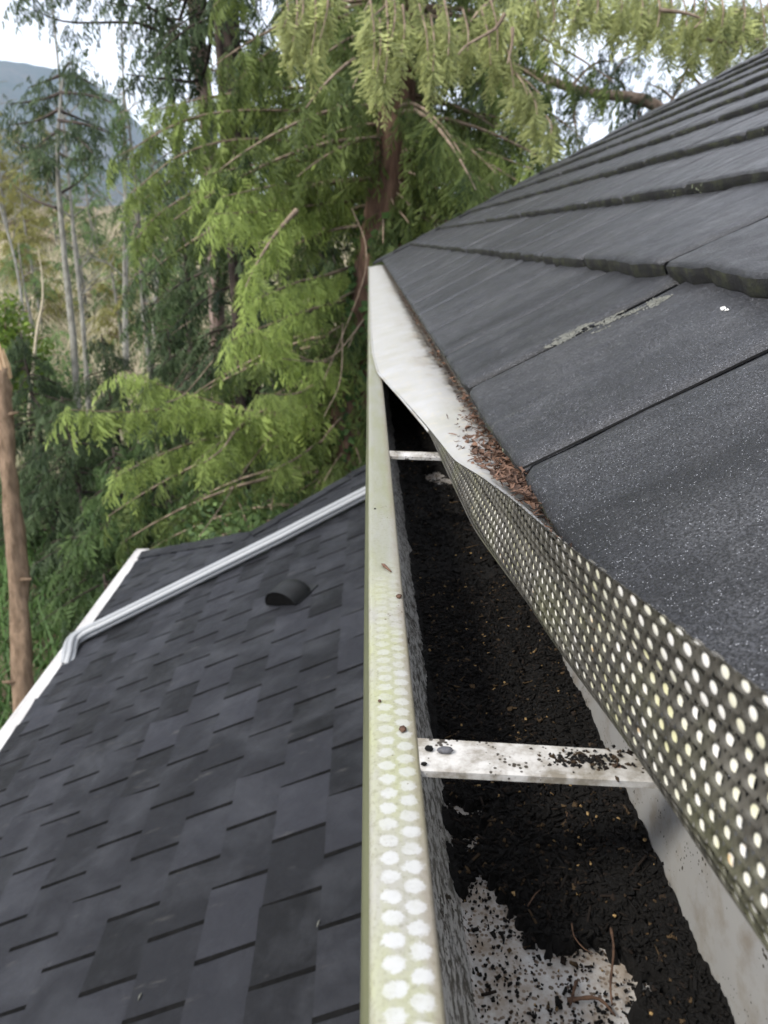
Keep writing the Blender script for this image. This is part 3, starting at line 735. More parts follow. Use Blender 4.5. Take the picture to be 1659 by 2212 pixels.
for k in range(-1, NCR):
    t0 = toff + k * EXL; t1 = t0 + EXL
    if t1 < .03: continue
    ph = yref - (k - kref) * TAB * STG * -1.0
    j0 = math.floor((-.6 - ph) / TAB); j = j0
    while True:
        ya = ph + j * TAB; yb_ = ya + TAB; j += 1
        ylim = far_y((t0 + t1) / 2)
        if ya > ylim - .01: break
        yb_ = min(yb_, ylim)
        tt = max(0, min(1, random.gauss(.45, .28))); b0 = len(V); nu, nvv = 6, 5
        cur = random.uniform(.002, .014) * (random.random() < .55); sd_ = random.random() * 99; ta = max(t0, 0)
        g_ = .0078
        SL.append([lp(ta - .001, ya - g_, .0075), lp(ta - .001, ya + g_, .0075), lp(t1, ya + g_, .0020), lp(t1, ya - g_, .0020)])  # dark strip on the slot floor stands for the slot's shadow
        for a in range(nvv + 1):
            for b_ in range(nu + 1):
                u = b_ / nu; y = ya + g_ + (yb_ - ya - 2 * g_) * u; t = ta + (t1 + .02 - ta) * a / nvv
                n = .0055 * (1 - a / nvv) + .0012 + .0016 * mnoise.noise(Vector((t * 11, y * 11, sd_))) + cur * (1 - a / nvv) ** 2 * (u ** 2)
                V.append(lp(t, y, n)); C.append(tt)
        w_ = nu + 1
        for a in range(nvv):
            for b_ in range(nu): i0 = b0 + a * w_ + b_; F.append((i0, i0 + 1, i0 + w_ + 1, i0 + w_))
        b1 = len(V)
        for b_ in range(nu + 1):
            x, y, z = V[b0 + b_]; V.append((x + .008 * ls, y, z - .008 * lc)); C.append(tt)
        for b_ in range(nu): F.append((b0 + b_ + 1, b0 + b_, b1 + b_, b1 + b_ + 1))
        for col_ in (0, nu):
            idx = [b0 + a * w_ + col_ for a in range(nvv + 1)]; s0 = len(V)
            for q_ in idx: x, y, z = V[q_]; V.append((x + .005 * ls, y, z - .005 * lc)); C.append(tt)
            for a in range(nvv): q4 = (idx[a], idx[a + 1], s0 + a + 1, s0 + a); F.append(q4 if col_ == 0 else q4[::-1])
mesh_np('shingles', np.array(V), F, M['shingle'], lh, False, None, C)
tE = toff + (NCR - 1) * EXL + EXL
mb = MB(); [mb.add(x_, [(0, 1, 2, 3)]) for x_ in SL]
mb.add([lp(0, -.6, -.003), lp(0, far_y(0), -.003), lp(fp[1][0], far_y(fp[1][0]), -.003), lp(tE, far_y(tE), -.003), lp(tE, -.6, -.003)], [(0, 1, 2, 3, 4)]); mb.build('underlay_slot_shade', M['slot'], lh)
# far edge caps: overlapping pieces along the far outline
mb = MB()
for (a, b_) in ((fp[0], fp[1]), (fp[1], (tE, far_y(tE)))):
    d = Vector((b_[0] - a[0], b_[1] - a[1])); n_ = max(1, int(d.length / .2)); d /= n_; pp = Vector((d.y, -d.x)).normalized() * .11
    for i in range(n_):
        q0 = Vector(a[:2]) + d * i - d * .1; q1 = q0 + d * 1.2
        pts = [lp(q0.x, q0.y + .02, .016), lp(q1.x, q1.y + .02, .009), lp(q1.x + pp.x, q1.y + pp.y, .009), lp(q0.x + pp.x, q0.y + pp.y, .016)]
        pts += [lp(q0.x, q0.y + .02, -.03), lp(q1.x, q1.y + .02, -.03), lp(q1.x + pp.x, q1.y + pp.y, .0), lp(q0.x + pp.x, q0.y + pp.y, .0)]
        mb.add(pts, [(0, 1, 2, 3), (4, 5, 1, 0), (3, 2, 6, 7), (0, 3, 7, 4)], .3)
mb.build('edge_cap', M['shingle'], lh)
mb = MB(); mb.add([lp(0, far_y(0), -.006), lp(tE, far_y(tE), -.006), (lp(tE, 0, 0)[0], far_y(tE) , -5.6), (eX, far_y(0), -5.6)], [(0, 1, 2, 3)])
mb = MB(); mb.box((eX + .35, -.6, -5.6), (.449, fp[0][1] - .25, eZ - .02)); mb.build('wall', M['siding'], lh)
g2 = thing('lower_gutter', 'white gutter edge along the left eave of the lower shingle roof', 'gutter', (eX, 3, eZ - .1))
x0, z0 = eX, eZ; yf = c_corner.y + .03
mb = MB(); prof = [(x0 + .03, z0 - .012), (x0 + .03, z0 - .11), (x0 - .05, z0 - .11), (x0 - .078, z0 - .05), (x0 - .085, z0 - .004), (x0 - .070, z0 - .001), (x0 - .070, z0 - .006), (x0 - .046, z0 - .100), (x0 + .02, z0 - .10), (x0 + .022, z0 - .012)]
n_ = len(prof); mb.add([(x, -.6, z) for x, z in prof] + [(x, yf, z) for x, z in prof], [(i, (i + 1) % n_, n_ + (i + 1) % n_, n_ + i) for i in range(n_)] + [tuple(range(n_)), tuple(range(2 * n_ - 1, n_ - 1, -1))])
mb.build('trough', M['white_metal'], g2)
mb = MB(); mb.box((x0 - .075, yf, z0 - .11), (x0 + .03, yf + .004, z0 + .012)); mb.build('end_cap', M['white_metal'], g2)
mb = MB(); mb.box((x0 - .062, -.6, z0 + .000), (x0 + .008, yf, z0 + .006)); mb.build('white_edge_strip', M['white_metal'], g2)
# downspout lying on the roof
pb = [atLR(x, y, .055) for x, y in ((815, 1052), (600, 1163), (400, 1262), (205, 1358), (178, 1371), (155, 1388), (146, 1412))]
ds = thing('downspout', 'pale grey ribbed downspout pipe lying down the lower shingle roof to its gutter', 'downspout', tuple(pb[2]))
def ribbed(pts, r, n=28):
    mb = MB(); V = []; F = []
    for i, p in enumerate(pts):
        t = (pts[min(i + 1, len(pts) - 1)] - pts[max(i - 1, 0)]).normalized(); u = t.cross(Vector((0, 0, 1))).normalized(); v = u.cross(t)
        for k in range(n):
            a = 2 * math.pi * k / n; rr = r * (1 + .09 * (1 if k % 4 < 2 else -1)); V.append(p + u * math.cos(a) * rr * 1.05 + v * math.sin(a) * rr)
    for i in range(len(pts) - 1):
        for k in range(n): F.append((i * n + k, i * n + (k + 1) % n, (i + 1) * n + (k + 1) % n, (i + 1) * n + k))
    mb.add(V, F); return mb
pt0 = pb[0] + (pb[0] - pb[1]) * .35
ribbed([pt0, pb[1], pb[2], pb[3]], .036).build('pipe', M['pipe'], ds, False)
ribbed(curve([pb[3] + (pb[2] - pb[3]) * .03, pb[4], pb[5], pb[6] + Vector((0, 0, -.04)), pb[6] + Vector((-.02, -.01, -.14))], 10), .0385).build('elbow', M['pipe'], ds, False)
# roof vent
vc = atLR(622, 1300); 
vent = thing('roof_vent', 'black half-round hooded vent on the lower shingle roof below the downspout', 'roof vent', tuple(vc))
vn = Vector((-ls, 0, lc)); vu = Vector((lc, 0, ls)); vy = Vector((0, 1, 0))
mb = MB(); rr, LL = .115, .17; V = []; F = []; na, nl = 16, 8
ax = (vu * .62 + vy * .78).normalized(); sdv = vn.cross(ax).normalized()
for i in range(nl + 1):
    u = i / nl; sc_ = (1 - .0 * u) if u < .6 else math.sqrt(max(0.02, 1 - ((u - .6) / .4) ** 2 * .9))
    for k in range(na + 1):
        a = math.pi * k / na; V.append(vc + ax * (u * LL - .05) + sdv * math.cos(a) * rr * sc_ + vn * (math.sin(a) * rr * .72 * sc_ + .012))
for i in range(nl):
    for k in range(na): a = i * (na + 1) + k; F.append((a, a + 1, a + na + 2, a + na + 1))
F.append(tuple(nl * (na + 1) + k for k in range(na + 1)))
MB().add([vc + ax * -.046 + sdv * math.cos(math.pi * k / na) * rr * .99 + vn * (math.sin(math.pi * k / na) * rr * .70 + .012) for k in range(na + 1)], [tuple(range(na + 1))]).build('louvre_opening', M['slot'], vent)
mb.add(V, F); mb.build('hood', M['vent'], vent, True)
mb = MB(); f4 = [vc + ax * a_ + sdv * b_ for a_, b_ in ((-.03, -.12), (.13, -.12), (.13, .12), (-.03, .12))]
mb.add([p + vn * .012 for p in f4] + [p + vn * .004 for p in f4], [(0, 1, 2, 3), (4, 5, 1, 0), (5, 6, 2, 1), (6, 7, 3, 2), (7, 4, 0, 3)]); mb.build('base_flange', M['vent'], vent)

# small flecks on the lower roof
mb = None
flk = [(62, 1865, 'pale green lichen chip, lowest fleck left of centre on the shingles'), (128, 2168 - 140, 'tan needle on the shingles near the left frame edge'), (302, 2053 + 100, 'pale straw coloured chip on the lower left shingles'), (1035 * .5 + 170, 1995, 'pale chip on the shingles close to the gutter face'), (560, 1800, 'small tan fleck in the middle of the shingles')]
flk = [flk[2], flk[3]]
for k, (x, y, lb) in enumerate(flk):
    p = atLR(x, y, .009); a = random.uniform(0, 3); d = Vector((math.cos(a) * .010, math.sin(a) * .010, math.cos(a) * .010 * LRS))
    mb = MB(); mb.tube([p - d, p + Vector((0, 0, .002)), p + d], [.0012, .003, .001], 5); set_props(mb.build('fleck', M['lichen'], None, True, base=p), lb, 'fleck')
# ------------------------------------------------------------------ foliage
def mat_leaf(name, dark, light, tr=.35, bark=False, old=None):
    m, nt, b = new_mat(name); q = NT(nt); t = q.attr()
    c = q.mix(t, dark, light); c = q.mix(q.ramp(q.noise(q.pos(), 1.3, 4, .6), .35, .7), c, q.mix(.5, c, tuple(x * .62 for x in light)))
    q.l(c, b.inputs['Base Color']); b.inputs['Roughness'].default_value = .65; b.inputs['Specular IOR Level'].default_value = .25
    trn = nt.nodes.new('ShaderNodeBsdfTranslucent'); q.l(c, trn.inputs['Color'])
    ms = nt.nodes.new('ShaderNodeMixShader'); ms.inputs[0].default_value = tr
    q.l(b.outputs[0], ms.inputs[1]); q.l(trn.outputs[0], ms.inputs[2]); q.l(ms.outputs[0], nt.nodes['Material Output'].inputs['Surface'])
    return m
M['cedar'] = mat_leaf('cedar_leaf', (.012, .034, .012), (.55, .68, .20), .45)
M['cedar_gold'] = mat_leaf('cedar_leaf_gold', (.03, .055, .020), (.64, .68, .29), .42)
M['fir'] = mat_leaf('fir_leaf', (.012, .026, .015), (.15, .215, .09), .3)
M['hemlock'] = mat_leaf('hemlock_leaf', (.028, .06, .025), (.20, .30, .10), .35)
M['yellow'] = mat_leaf('yellow_leaf', (.12, .12, .03), (.38, .36, .11), .35)
M['bush'] = mat_leaf('bush_leaf', (.05, .10, .02), (.24, .34, .05), .35)
M['ivy'] = mat_leaf('ivy_leaf', (.02, .05, .015), (.10, .18, .05), .2)
M['bark'] = mat_simple('cedar_bark', (.075, .042, .028), (.20, .12, .085), 6, .9, bump=.8, bdist=.05, stretch=(3, 3, .5))
M['bark_grey'] = mat_simple('alder_bark', (.13, .125, .105), (.28, .27, .235), 5, .9, bump=.5, bdist=.02, stretch=(2, 2, .8))
M['bark_pink'] = mat_simple('fir_bark', (.17, .12, .10), (.38, .29, .25), 6, .9, bump=.6, bdist=.03, stretch=(2, 2, .6))
M['bark_dark'] = mat_simple('dark_bark', (.030, .022, .018), (.08, .06, .05), 6, .9, bump=.6, bdist=.03)
M['snag'] = mat_simple('snag_bark', (.14, .095, .060), (.28, .195, .13), 5, .9, bump=.8, bdist=.04, stretch=(3, 3, .7))
M['freshwood'] = mat_simple('fresh_wood', (.50, .33, .19), (.70, .50, .32), 12, .8, stretch=(3, 3, .3))
M['palewood'] = mat_simple('pale_dead_wood', (.34, .29, .20), (.50, .44, .32), 9, .9)
M['branch'] = mat_simple('branch_bark', (.12, .085, .06), (.30, .23, .17), 9, .9)

def make_frond(seed, nodes=10, lobes=2, width=.026, span=.42, hang=.35):
    r = random.Random(seed); V = []; F = []; T = []
    def blade(p, d, ln, wd, side, t0, t1):
        d = d.normalized(); s = d.cross(Vector((0, 0, 1)) + side * .3); s = s.normalized() if s.length > 1e-3 else Vector((0, 1, 0))
        m_ = p + d * ln * .5 + Vector((0, 0, -.10 * ln)); e = p + d * ln + Vector((0, 0, -.38 * ln))
        b = len(V); V.extend([p - s * wd * .25, p + s * wd * .25, m_ + s * wd * .55, m_ - s * wd * .55, e + s * wd * .18, e - s * wd * .18])
        T.extend([t0, t0, (t0 + t1) / 2, (t0 + t1) / 2, t1, t1]); F.extend([(b, b + 1, b + 2, b + 3), (b + 3, b + 2, b + 4, b + 5)])
    for i in range(nodes):
        u = (i + .4) / nodes; p = Vector((u, .03 * math.sin(u * 3 + seed), -hang * u * u))
        dr = Vector((1, 0, -2 * hang * u)).normalized()
        for sgn in (-1, 1):
            side = Vector((0, sgn, 0)); ln = span * (math.sin(min(1, (u * 1.1 + .16)) * 3.0) * .75 + .28) * r.uniform(.45, 1.2)
            d = dr * r.uniform(.45, 1.15) + side * r.uniform(.45, .95) + Vector((0, 0, r.uniform(-.7, .05)))
            blade(p, d, ln, width * 1.3, side, .12 + .2 * u, .7 + .2 * u)
            dn = d.normalized()
            for k in range(lobes):
                pp = p + dn * ln * (.28 + .34 * k); pp.z -= .10 * ln * (.3 + .3 * k)
                dd = dn * .7 + dr * .75 * (1 if k % 2 == 0 else -.15) + side * .15 + Vector((0, 0, r.uniform(-.5, -.1)))
                blade(pp, dd, ln * r.uniform(.38, .55), width * 1.15, side, .4, 1.0)
    blade(Vector((1 - .06, 0, -hang)), Vector((1, 0, -2 * hang)), .17, width * 1.5, Vector((0, 1, 0)), .7, 1)
    return np.array([tuple(v) for v in V]), np.array(F), np.array(T)
FR = {'cedar': [make_frond(s, 8, 2, .032, .44, .55) for s in range(9)],
      'lite': [make_frond(s + 20, 6, 1, .05, .38) for s in range(4)],
      'fir': [make_frond(s + 40, 11, 0, .045, .24, .12) for s in range(3)]}
def build_crown(name, items, kind, mat, parent):
    """items: list of (pos, dir, up, length, tint)"""
    Vs, Fs, Ts = [], [], []; n = 0
    by = {}
    for it in items: by.setdefault(random.randrange(len(FR[kind])), []).append(it)
    for k, its in by.items():
        tv, tf, tt = FR[kind][k]
        P = np.array([tuple(i[0]) for i in its]); D = np.array([tuple(i[1]) for i in its]); U = np.array([tuple(i[2]) for i in its]); S = np.array([i[3] for i in its]); T = np.array([i[4] for i in its])
        D /= np.linalg.norm(D, axis=1, keepdims=True); Y = np.cross(U, D); Y /= (np.linalg.norm(Y, axis=1, keepdims=True) + 1e-9); Z = np.cross(D, Y)
        W = P[:, None, :] + S[:, None, None] * (tv[None, :, 0:1] * D[:, None] + tv[None, :, 1:2] * Y[:, None] + tv[None, :, 2:3] * Z[:, None])
        m_ = len(its); Vs.append(W.reshape(-1, 3)); Fs.append((tf[None] + (np.arange(m_) * len(tv))[:, None, None]).reshape(-1, 4) + n)
        Ts.append(np.clip(tt[None] * (.35 + .65 * T[:, None]) + (T[:, None] - .5) * .35, 0, 1).ravel()); n += m_ * len(tv)  # pale new tips; frond bases tinted darker to paint in shading
    return mesh_np(name, np.concatenate(Vs), np.concatenate(Fs), mat, parent, False, None, np.concatenate(Ts))
def along(c, items, n, ln, tint, start=.15, droop=.7, spread=.9, jit=.05, hang=0.0):
    n = int(n * 1.75)
    """hang fronds on both sides of the limb polyline c"""
    m_ = len(c) - 1
    for i in range(n):
        u = start + (1 - start) * (i + random.random()) / n; f = u * m_; k = min(int(f), m_ - 1); p = c[k].lerp(c[k + 1], f - k)
        d = (c[k + 1] - c[k]).normalized(); s = d.cross(Vector((0, 0, 1))); s = s.normalized() if s.length > .05 else Vector((1, 0, 0))
        sg = 1 if i % 2 else -1
        dd = d * random.uniform(.3, .9) + s * sg * spread * random.uniform(.3, 1.1) + Vector((0, 0, -droop * random.uniform(.4, 1.3)))
        up = Vector((0, 0, 1)) * .8 + Vector((random.gauss(0, .35), random.gauss(0, .35) - .35, 0))
        l_ = ln * random.choice([.45, .6, .8, 1.0]) * random.uniform(.8, 1.15) * (1 - .3 * u)
        items.append((p + Vector((random.gauss(0, jit), random.gauss(0, jit), random.gauss(0, jit))), dd, up, l_, max(0, min(1, tint * random.choice([.55, .9, 1, 1.1]) + random.gauss(0, .10)))))
    items.append((c[-1], c[-1] - c[-2] + Vector((0, 0, -.1)), Vector((0, -.2, 1)), ln * .8, tint))

def limb_mesh(mb, c, r0, r1=.004, n=5): mb.tube(c, [r0 + (r1 - r0) * (i / (len(c) - 1)) ** .8 for i in range(len(c))], n, cap=False)
def conifer(base, H, Rr, label, kind='fir', mat='fir', trunk='bark_dark', tr=.16, density=1.0, z0=.12, lean=(0, 0), droop=.45, frond=.5, tint=.4, group=None, cat='tree', name='conifer', ztop=1.0, nlimb=None, az=None, updir=-.05):
    t = thing(name, label, cat, tuple(base), group); base = Vector(base)
    tp = lambda h: base + Vector((lean[0] * h + .05 * math.sin(h * 1.1), lean[1] * h, h))
    mb = MB(); hs = [H * i / 14 for i in range(15)]
    mb.tube([tp(h) for h in hs], [tr * (1 - h / H) ** .8 + .012 + tr * .5 * math.exp(-h / (.05 * H)) for h in hs], 10, wob=.2); mb.build('trunk', M[trunk], t, True)
    items = []; mbl = MB(); n = nlimb or int(H * 7 * density)
    for i in range(n):
        u = z0 + (1 - z0) * (i + random.random()) / n
        if u > ztop: continue
        a = random.uniform(0, 6.283) if az is None else random.uniform(*az)
        L_ = Rr * (1 - u) ** .75 * random.uniform(.65, 1.1) + .15; p0 = tp(u * H); dv = Vector((math.cos(a), math.sin(a), 0))
        c = [p0 + dv * (L_ * s) + Vector((0, 0, L_ * (updir * s - droop * s * s + .12 * max(0, s - .75)))) for s in (0, .25, .5, .75, 1)]
        c = curve(c, 6); limb_mesh(mbl, c, .012 + .012 * L_, .004, 4)
        along(c, items, max(4, int(L_ * 9 * density)), frond * (.7 + .3 * (1 - u)), tint + random.gauss(0, .12), .2, .55)
    mbl.build('limbs', M['branch'] if trunk != 'bark_dark' else M['bark_dark'], t, True)
    build_crown('crown', items, kind, M[mat], t); return t

# ---- main cedar with limbs placed one by one
random.seed(11)
GZ = -6.0
YT = 9.6
tb = atY(745, 1010, YT); tt_ = atY(835, 430, YT)
cedar = thing('cedar_tree', 'large cedar behind the gutter end with bright drooping sprays and a reddish ivy-hung trunk', 'tree', (tb.x, YT, GZ))
sl_ = (tt_.x - tb.x) / (tt_.z - tb.z)
axis = lambda z: Vector((tb.x + (z - tb.z) * (sl_ if z < 1 else sl_ * .4) + (.0 if z < 1 else (1 - tb.z) * sl_ * .6 - 0 * z), YT, z)) if z < 1 else Vector((tb.x + (1 - tb.z) * sl_ + (z - 1) * .03, YT, z))
mb = MB(); zs_ = [GZ + i * .8 for i in range(24)]
mb.tube([axis(z) for z in zs_], [.30 * (1 - (z - GZ) / 22) + .22 * math.exp(-(z - GZ) / 1.5) for z in zs_], 18, wob=.35); mb.build('trunk', M['bark'], cedar, True)
items = []; gold = []; mbl = MB()
def hand(pxs, D0, D1, n, ln, tint, r=.03, start=.1, droop=.75, spread=.8, bucket=None):
    m_ = len(pxs) - 1; pts = [atD(x, y, D0 + (D1 - D0) * (i / m_)) for i, (x, y) in enumerate(pxs)]
    c = curve(pts, 14); limb_mesh(mbl, c, r, .005, 6)
    if n: along(c, items if bucket is None else bucket, n, ln, tint, start, droop, spread, .04)
    return c
LB = [  # pixels, D0, D1, n, len, tint
    ([(818, 330), (700, 345), (590, 350), (440, 378)], 10, 7.6, 52, .50, .85),
    ([(805, 400), (700, 395), (600, 400), (480, 425)], 10, 7.4, 48, .48, .8),
    ([(812, 430), (700, 440), (590, 455), (462, 462)], 10, 7.2, 55, .52, .92),
    ([(640, 455), (600, 500), (560, 560), (530, 620)], 7.9, 7.0, 34, .42, 1.0),
    ([(800, 560), (720, 590), (640, 610), (545, 650)], 10, 7.4, 44, .48, .85),
    ([(790, 640), (700, 660), (610, 690), (500, 735)], 10, 7.4, 46, .50, .85),
    ([(785, 720), (730, 770), (680, 782), (600, 745), (520, 700)], 10, 7.6, 40, .46, .95),
    ([(770, 860), (660, 880), (560, 890), (400, 850), (270, 800)], 10, 7.4, 64, .50, .85),
    ([(760, 870), (560, 900), (420, 880), (290, 890), (150, 885)], 10, 7.2, 70, .46, .75),
    ([(765, 880), (600, 930), (440, 950), (330, 990), (250, 1030)], 10, 7.6, 60, .46, .7),
    ([(560, 900), (510, 930), (480, 970), (440, 1000)], 9, 7.6, 26, .44, .75),
    ([(775, 800), (700, 820), (640, 850), (560, 850)], 10, 8.0, 36, .46, .7),
    ([(770, 930), (700, 950), (640, 990), (600, 1010)], 10, 8.6, 30, .42, .55),
    ([(765, 960), (730, 990), (700, 1040)], 10, 9, 20, .4, .5),
    ([(830, 300), (920, 300), (1010, 315), (1150, 365)], 10, 7.8, 54, .48, .8),
    ([(830, 390), (900, 390), (960, 400), (1060, 430)], 10, 8.2, 44, .46, .75),
    ([(835, 430), (870, 440), (900, 460), (930, 480)], 10, 8.8, 26, .42, .85),
    ([(838, 240), (960, 240), (1060, 250), (1200, 300)], 10, 8.4, 44, .46, .65),
    ([(830, 260), (640, 240), (430, 250), (250, 340)], 10.2, 9.2, 60, .5, .5),
    ([(830, 200), (620, 190), (450, 210), (330, 240)], 10.2, 9.4, 50, .5, .42),
    ([(820, 330), (560, 300), (400, 330), (280, 420)], 10.2, 9.0, 58, .5, .5),
    ([(700, 420), (480, 400), (360, 450), (290, 520)], 9.8, 9.0, 44, .5, .5),
    ([(945, 205), (850, 225), (750, 262)], 9.4, 9.0, 34, .5, .4), ([(750, 295), (840, 305), (940, 330)], 9.4, 9.0, 34, .5, .3), ([(920, 355), (840, 362), (760, 390)], 9.4, 9.0, 34, .5, .45), ([(760, 180), (850, 170), (930, 150)], 9.5, 9.2, 34, .5, .2), ([(770, 225), (840, 262), (900, 300)], 9.4, 9.1, 30, .5, .25),
    ([(850, 60), (830, 130), (800, 200)], 10, 8.9, 30, .5, .3), ([(860, 120), (890, 170), (930, 230)], 10, 8.9, 30, .5, .35), ([(850, 200), (820, 250), (770, 320)], 10, 8.6, 34, .5, .45), ([(850, 250), (880, 300), (920, 350)], 10, 8.6, 34, .5, .5), ([(840, 300), (835, 340), (830, 390)], 10, 8.8, 26, .46, .4),
    ([(835, 130), (700, 100), (600, 130), (520, 170)], 10.2, 9.3, 36, .5, .4),
]
for px, d0, d1, n, ln, ti in LB: hand(px, d0, d1, int(n * 1.0), ln * .95, ti, .028 if len(px) > 3 else .018)
for px, d0, d1, r_ in (([(785, 690), (735, 755), (690, 780), (610, 775)], 9, 7.6, .016), ([(620, 900), (540, 1000), (480, 1090), (430, 1160)], 9.4, 8.6, .020),
                       ([(760, 450), (790, 530), (780, 620), (700, 820)], 8.4, 8.2, .013), ([(460, 780), (400, 850), (360, 870)], 8, 7.4, .012),
                       ([(740, 700), (735, 820), (700, 900)], 8.6, 8.2, .016), ([(650, 870), (560, 890), (470, 960), (420, 1000)], 9, 8, .013)):
    hand(px, d0, d1, 0, 0, 0, r_ * .55)
# interior limbs all round, old foliage tinted darker as inner shade
def noise_limb(z, a, L_, ln, tint, n, b):
    p0 = axis(z); dv = Vector((math.cos(a), math.sin(a), 0))
    c = curve([p0 + dv * (L_ * s) + Vector((0, 0, L_ * (.05 * s - .42 * s * s + .1 * max(0, s - .7)))) for s in (0, .3, .6, .85, 1)], 8)
    limb_mesh(mbl, c, .018 + .006 * L_, .005, 5); along(c, b, n, ln, tint, .12, .6)
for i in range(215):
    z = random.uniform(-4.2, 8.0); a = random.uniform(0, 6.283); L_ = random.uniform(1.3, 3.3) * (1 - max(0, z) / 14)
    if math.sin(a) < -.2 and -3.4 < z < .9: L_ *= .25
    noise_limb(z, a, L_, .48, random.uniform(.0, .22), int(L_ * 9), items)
mbl.build('limbs', M['branch'], cedar, True)
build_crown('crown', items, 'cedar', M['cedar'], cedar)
print('cedar fronds', len(items))
# ivy on its trunk
V = []; F = []; C = []
for i in range(1500):
    z = random.uniform(-4.5, 0.3); a = random.uniform(0, 6.283); r_ = (.30 * (1 - (z - GZ) / 22) + .03 + random.random() * .06)
    if mnoise.noise(Vector((a * .7, z * .8, 3))) < -.02: continue
    c = axis(z) + Vector((math.cos(a) * r_, math.sin(a) * r_, 0)); s = random.uniform(.03, .07)
    u = Vector((random.gauss(0, 1), random.gauss(0, 1), random.gauss(0, 1))).normalized(); v_ = u.cross(Vector((math.cos(a), math.sin(a), .4))).normalized()
    b0 = len(V); V += [tuple(c - u * s), tuple(c + v_ * s * .8), tuple(c + u * s), tuple(c - v_ * s * .8)]; F.append((b0, b0 + 1, b0 + 2, b0 + 3)); C += [random.random()] * 4
mesh_np('ivy', np.array(V), np.array(F), M['ivy'], cedar, False, None, C)

# ---- overhanging cedar: trunk to the right behind the roof, limbs reaching over the top of the picture
oc = thing('cedar_tree', 'overhanging cedar with golden green sprays hanging above the tiled roof', 'tree', (5.2, 10.5, GZ))
mb = MB(); ax2 = lambda z: Vector((5.2 + .05 * z, 10.5, z)); mb.tube([ax2(GZ + i) for i in range(22)], [.34 * (1 - i / 26) for i in range(22)], 14, wob=.3); mb.build('trunk', M['bark'], oc, True)
mbl = MB(); items = []
def from_trunk(z, pxs, Ds, n, ln, tint, r=.05, start=.35, droop=1.0, spread=.6):
    pts = [ax2(z)] + [atD(x, y, D) for (x, y), D in zip(pxs, Ds)]; c = curve(pts, 18); limb_mesh(mbl, c, r, .006, 6)
    if n: along(c, items, n, ln, tint, start, droop, spread, .05)
    return c
def hangers(pts, D, n, ln, tint, spread=.35):
    """secondary branchlets hanging almost straight down from pixel start to end"""
    for (x0, y0, x1, y1) in pts:
        c = curve([atD(x0, y0, D), atD((x0 + x1) / 2 + 6, (y0 + y1) / 2, D - .06), atD(x1, y1, D - .1)], 8); limb_mesh(mbl, c, .010, .004, 4)
        along(c, items, n, ln, tint, .0, 1.5, spread, .02)
from_trunk(6.2, [(1200, -330), (900, -200), (700, -60), (625, 60)], [9, 7.2, 6.2, 5.9], 20, .38, .7)
hangers([(640, -20, 632, 90), (680, -30, 672, 120), (655, 0, 640, 60), (710, -40, 690, 90), (620, 0, 612, 60)], 5.9, 11, .32, .95)
from_trunk(5.6, [(1300, -240), (1050, -130), (900, -40), (800, 40)], [9, 7, 6.0, 5.7], 20, .38, .7)
hangers([(800, 0, 806, 150), (835, 0, 830, 180), (870, 10, 866, 120), (820, 40, 812, 170), (905, 10, 925, 130), (930, 30, 935, 155), (960, 0, 968, 120), (850, -20, 845, 90)], 5.7, 12, .32, .97)
from_trunk(5.4, [(1350, -160), (1150, -60), (1050, 10), (1000, 70)], [9, 7, 6.2, 6.0], 16, .38, .7)
hangers([(1000, 20, 1010, 110), (1040, 20, 1060, 140), (1080, 60, 1110, 190), (1105, 150, 1140, 205), (1140, 190, 1160, 250), (1060, 0, 1075, 110), (1180, 250, 1190, 290)], 6.0, 11, .32, .8)
from_trunk(5.2, [(1500, -60), (1400, -30), (1250, -15), (1120, 0)], [7.6, 6.4, 6.0, 5.8], 44, .40, .85)
hangers([(1150 + k * 46 + random.uniform(-10, 10), -20, 1155 + k * 46 + random.uniform(-12, 12), 40 + random.uniform(-15, 35) + (30 if k > 6 else 0)) for k in range(11)], 5.9, 10, .30, .82)
from_trunk(4.8, [(1680, -20), (1600, 20), (1520, 60)], [7.2, 6.6, 6.4], 26, .40, .7)
hangers([(1500, 0, 1490, 120), (1540, 10, 1545, 150), (1590, 0, 1600, 150), (1640, -10, 1650, 110), (1450, -10, 1445, 100), (1400, 0, 1392, 80), (1560, 40, 1570, 150)], 6.8, 11, .34, .62)
# bare curved twigs
for px, D in (([(1090, 30), (1070, 62), (1030, 85), (1005, 100), (990, 118)], 5.6), ([(1425, 22), (1480, 28), (1515, 42), (1500, 60)], 5.8), ([(1470, 68), (1520, 84), (1580, 92), (1640, 84)], 6), ([(1107, 60), (1106, 95), (1096, 138)], 5.6), ([(1480, 150), (1520, 190), (1540, 220)], 7)):
    limb_mesh(mbl, curve([atD(x, y, D) for x, y in px], 8), .016, .006, 6)
# dark thick limb with dark foliage against the sky
dk = []
c = curve([ax2(2.2), atD(1500, 262, 10.4), atD(1390, 215, 10.6), atD(1250, 195, 10.8), atD(1090, 135, 11)], 16); limb_mesh(mbl, c, .11, .05, 8)
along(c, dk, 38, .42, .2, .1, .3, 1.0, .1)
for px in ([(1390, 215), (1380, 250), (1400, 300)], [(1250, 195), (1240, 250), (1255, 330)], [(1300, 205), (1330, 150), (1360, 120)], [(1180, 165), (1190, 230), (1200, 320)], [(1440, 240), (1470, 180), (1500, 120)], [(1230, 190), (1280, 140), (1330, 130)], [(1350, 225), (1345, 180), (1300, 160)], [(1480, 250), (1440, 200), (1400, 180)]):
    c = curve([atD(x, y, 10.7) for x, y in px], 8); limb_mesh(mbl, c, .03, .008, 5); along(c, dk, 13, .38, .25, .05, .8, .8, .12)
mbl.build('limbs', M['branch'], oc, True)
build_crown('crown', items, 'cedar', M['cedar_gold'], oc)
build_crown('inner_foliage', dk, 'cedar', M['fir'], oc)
print('overhang fronds', len(items))

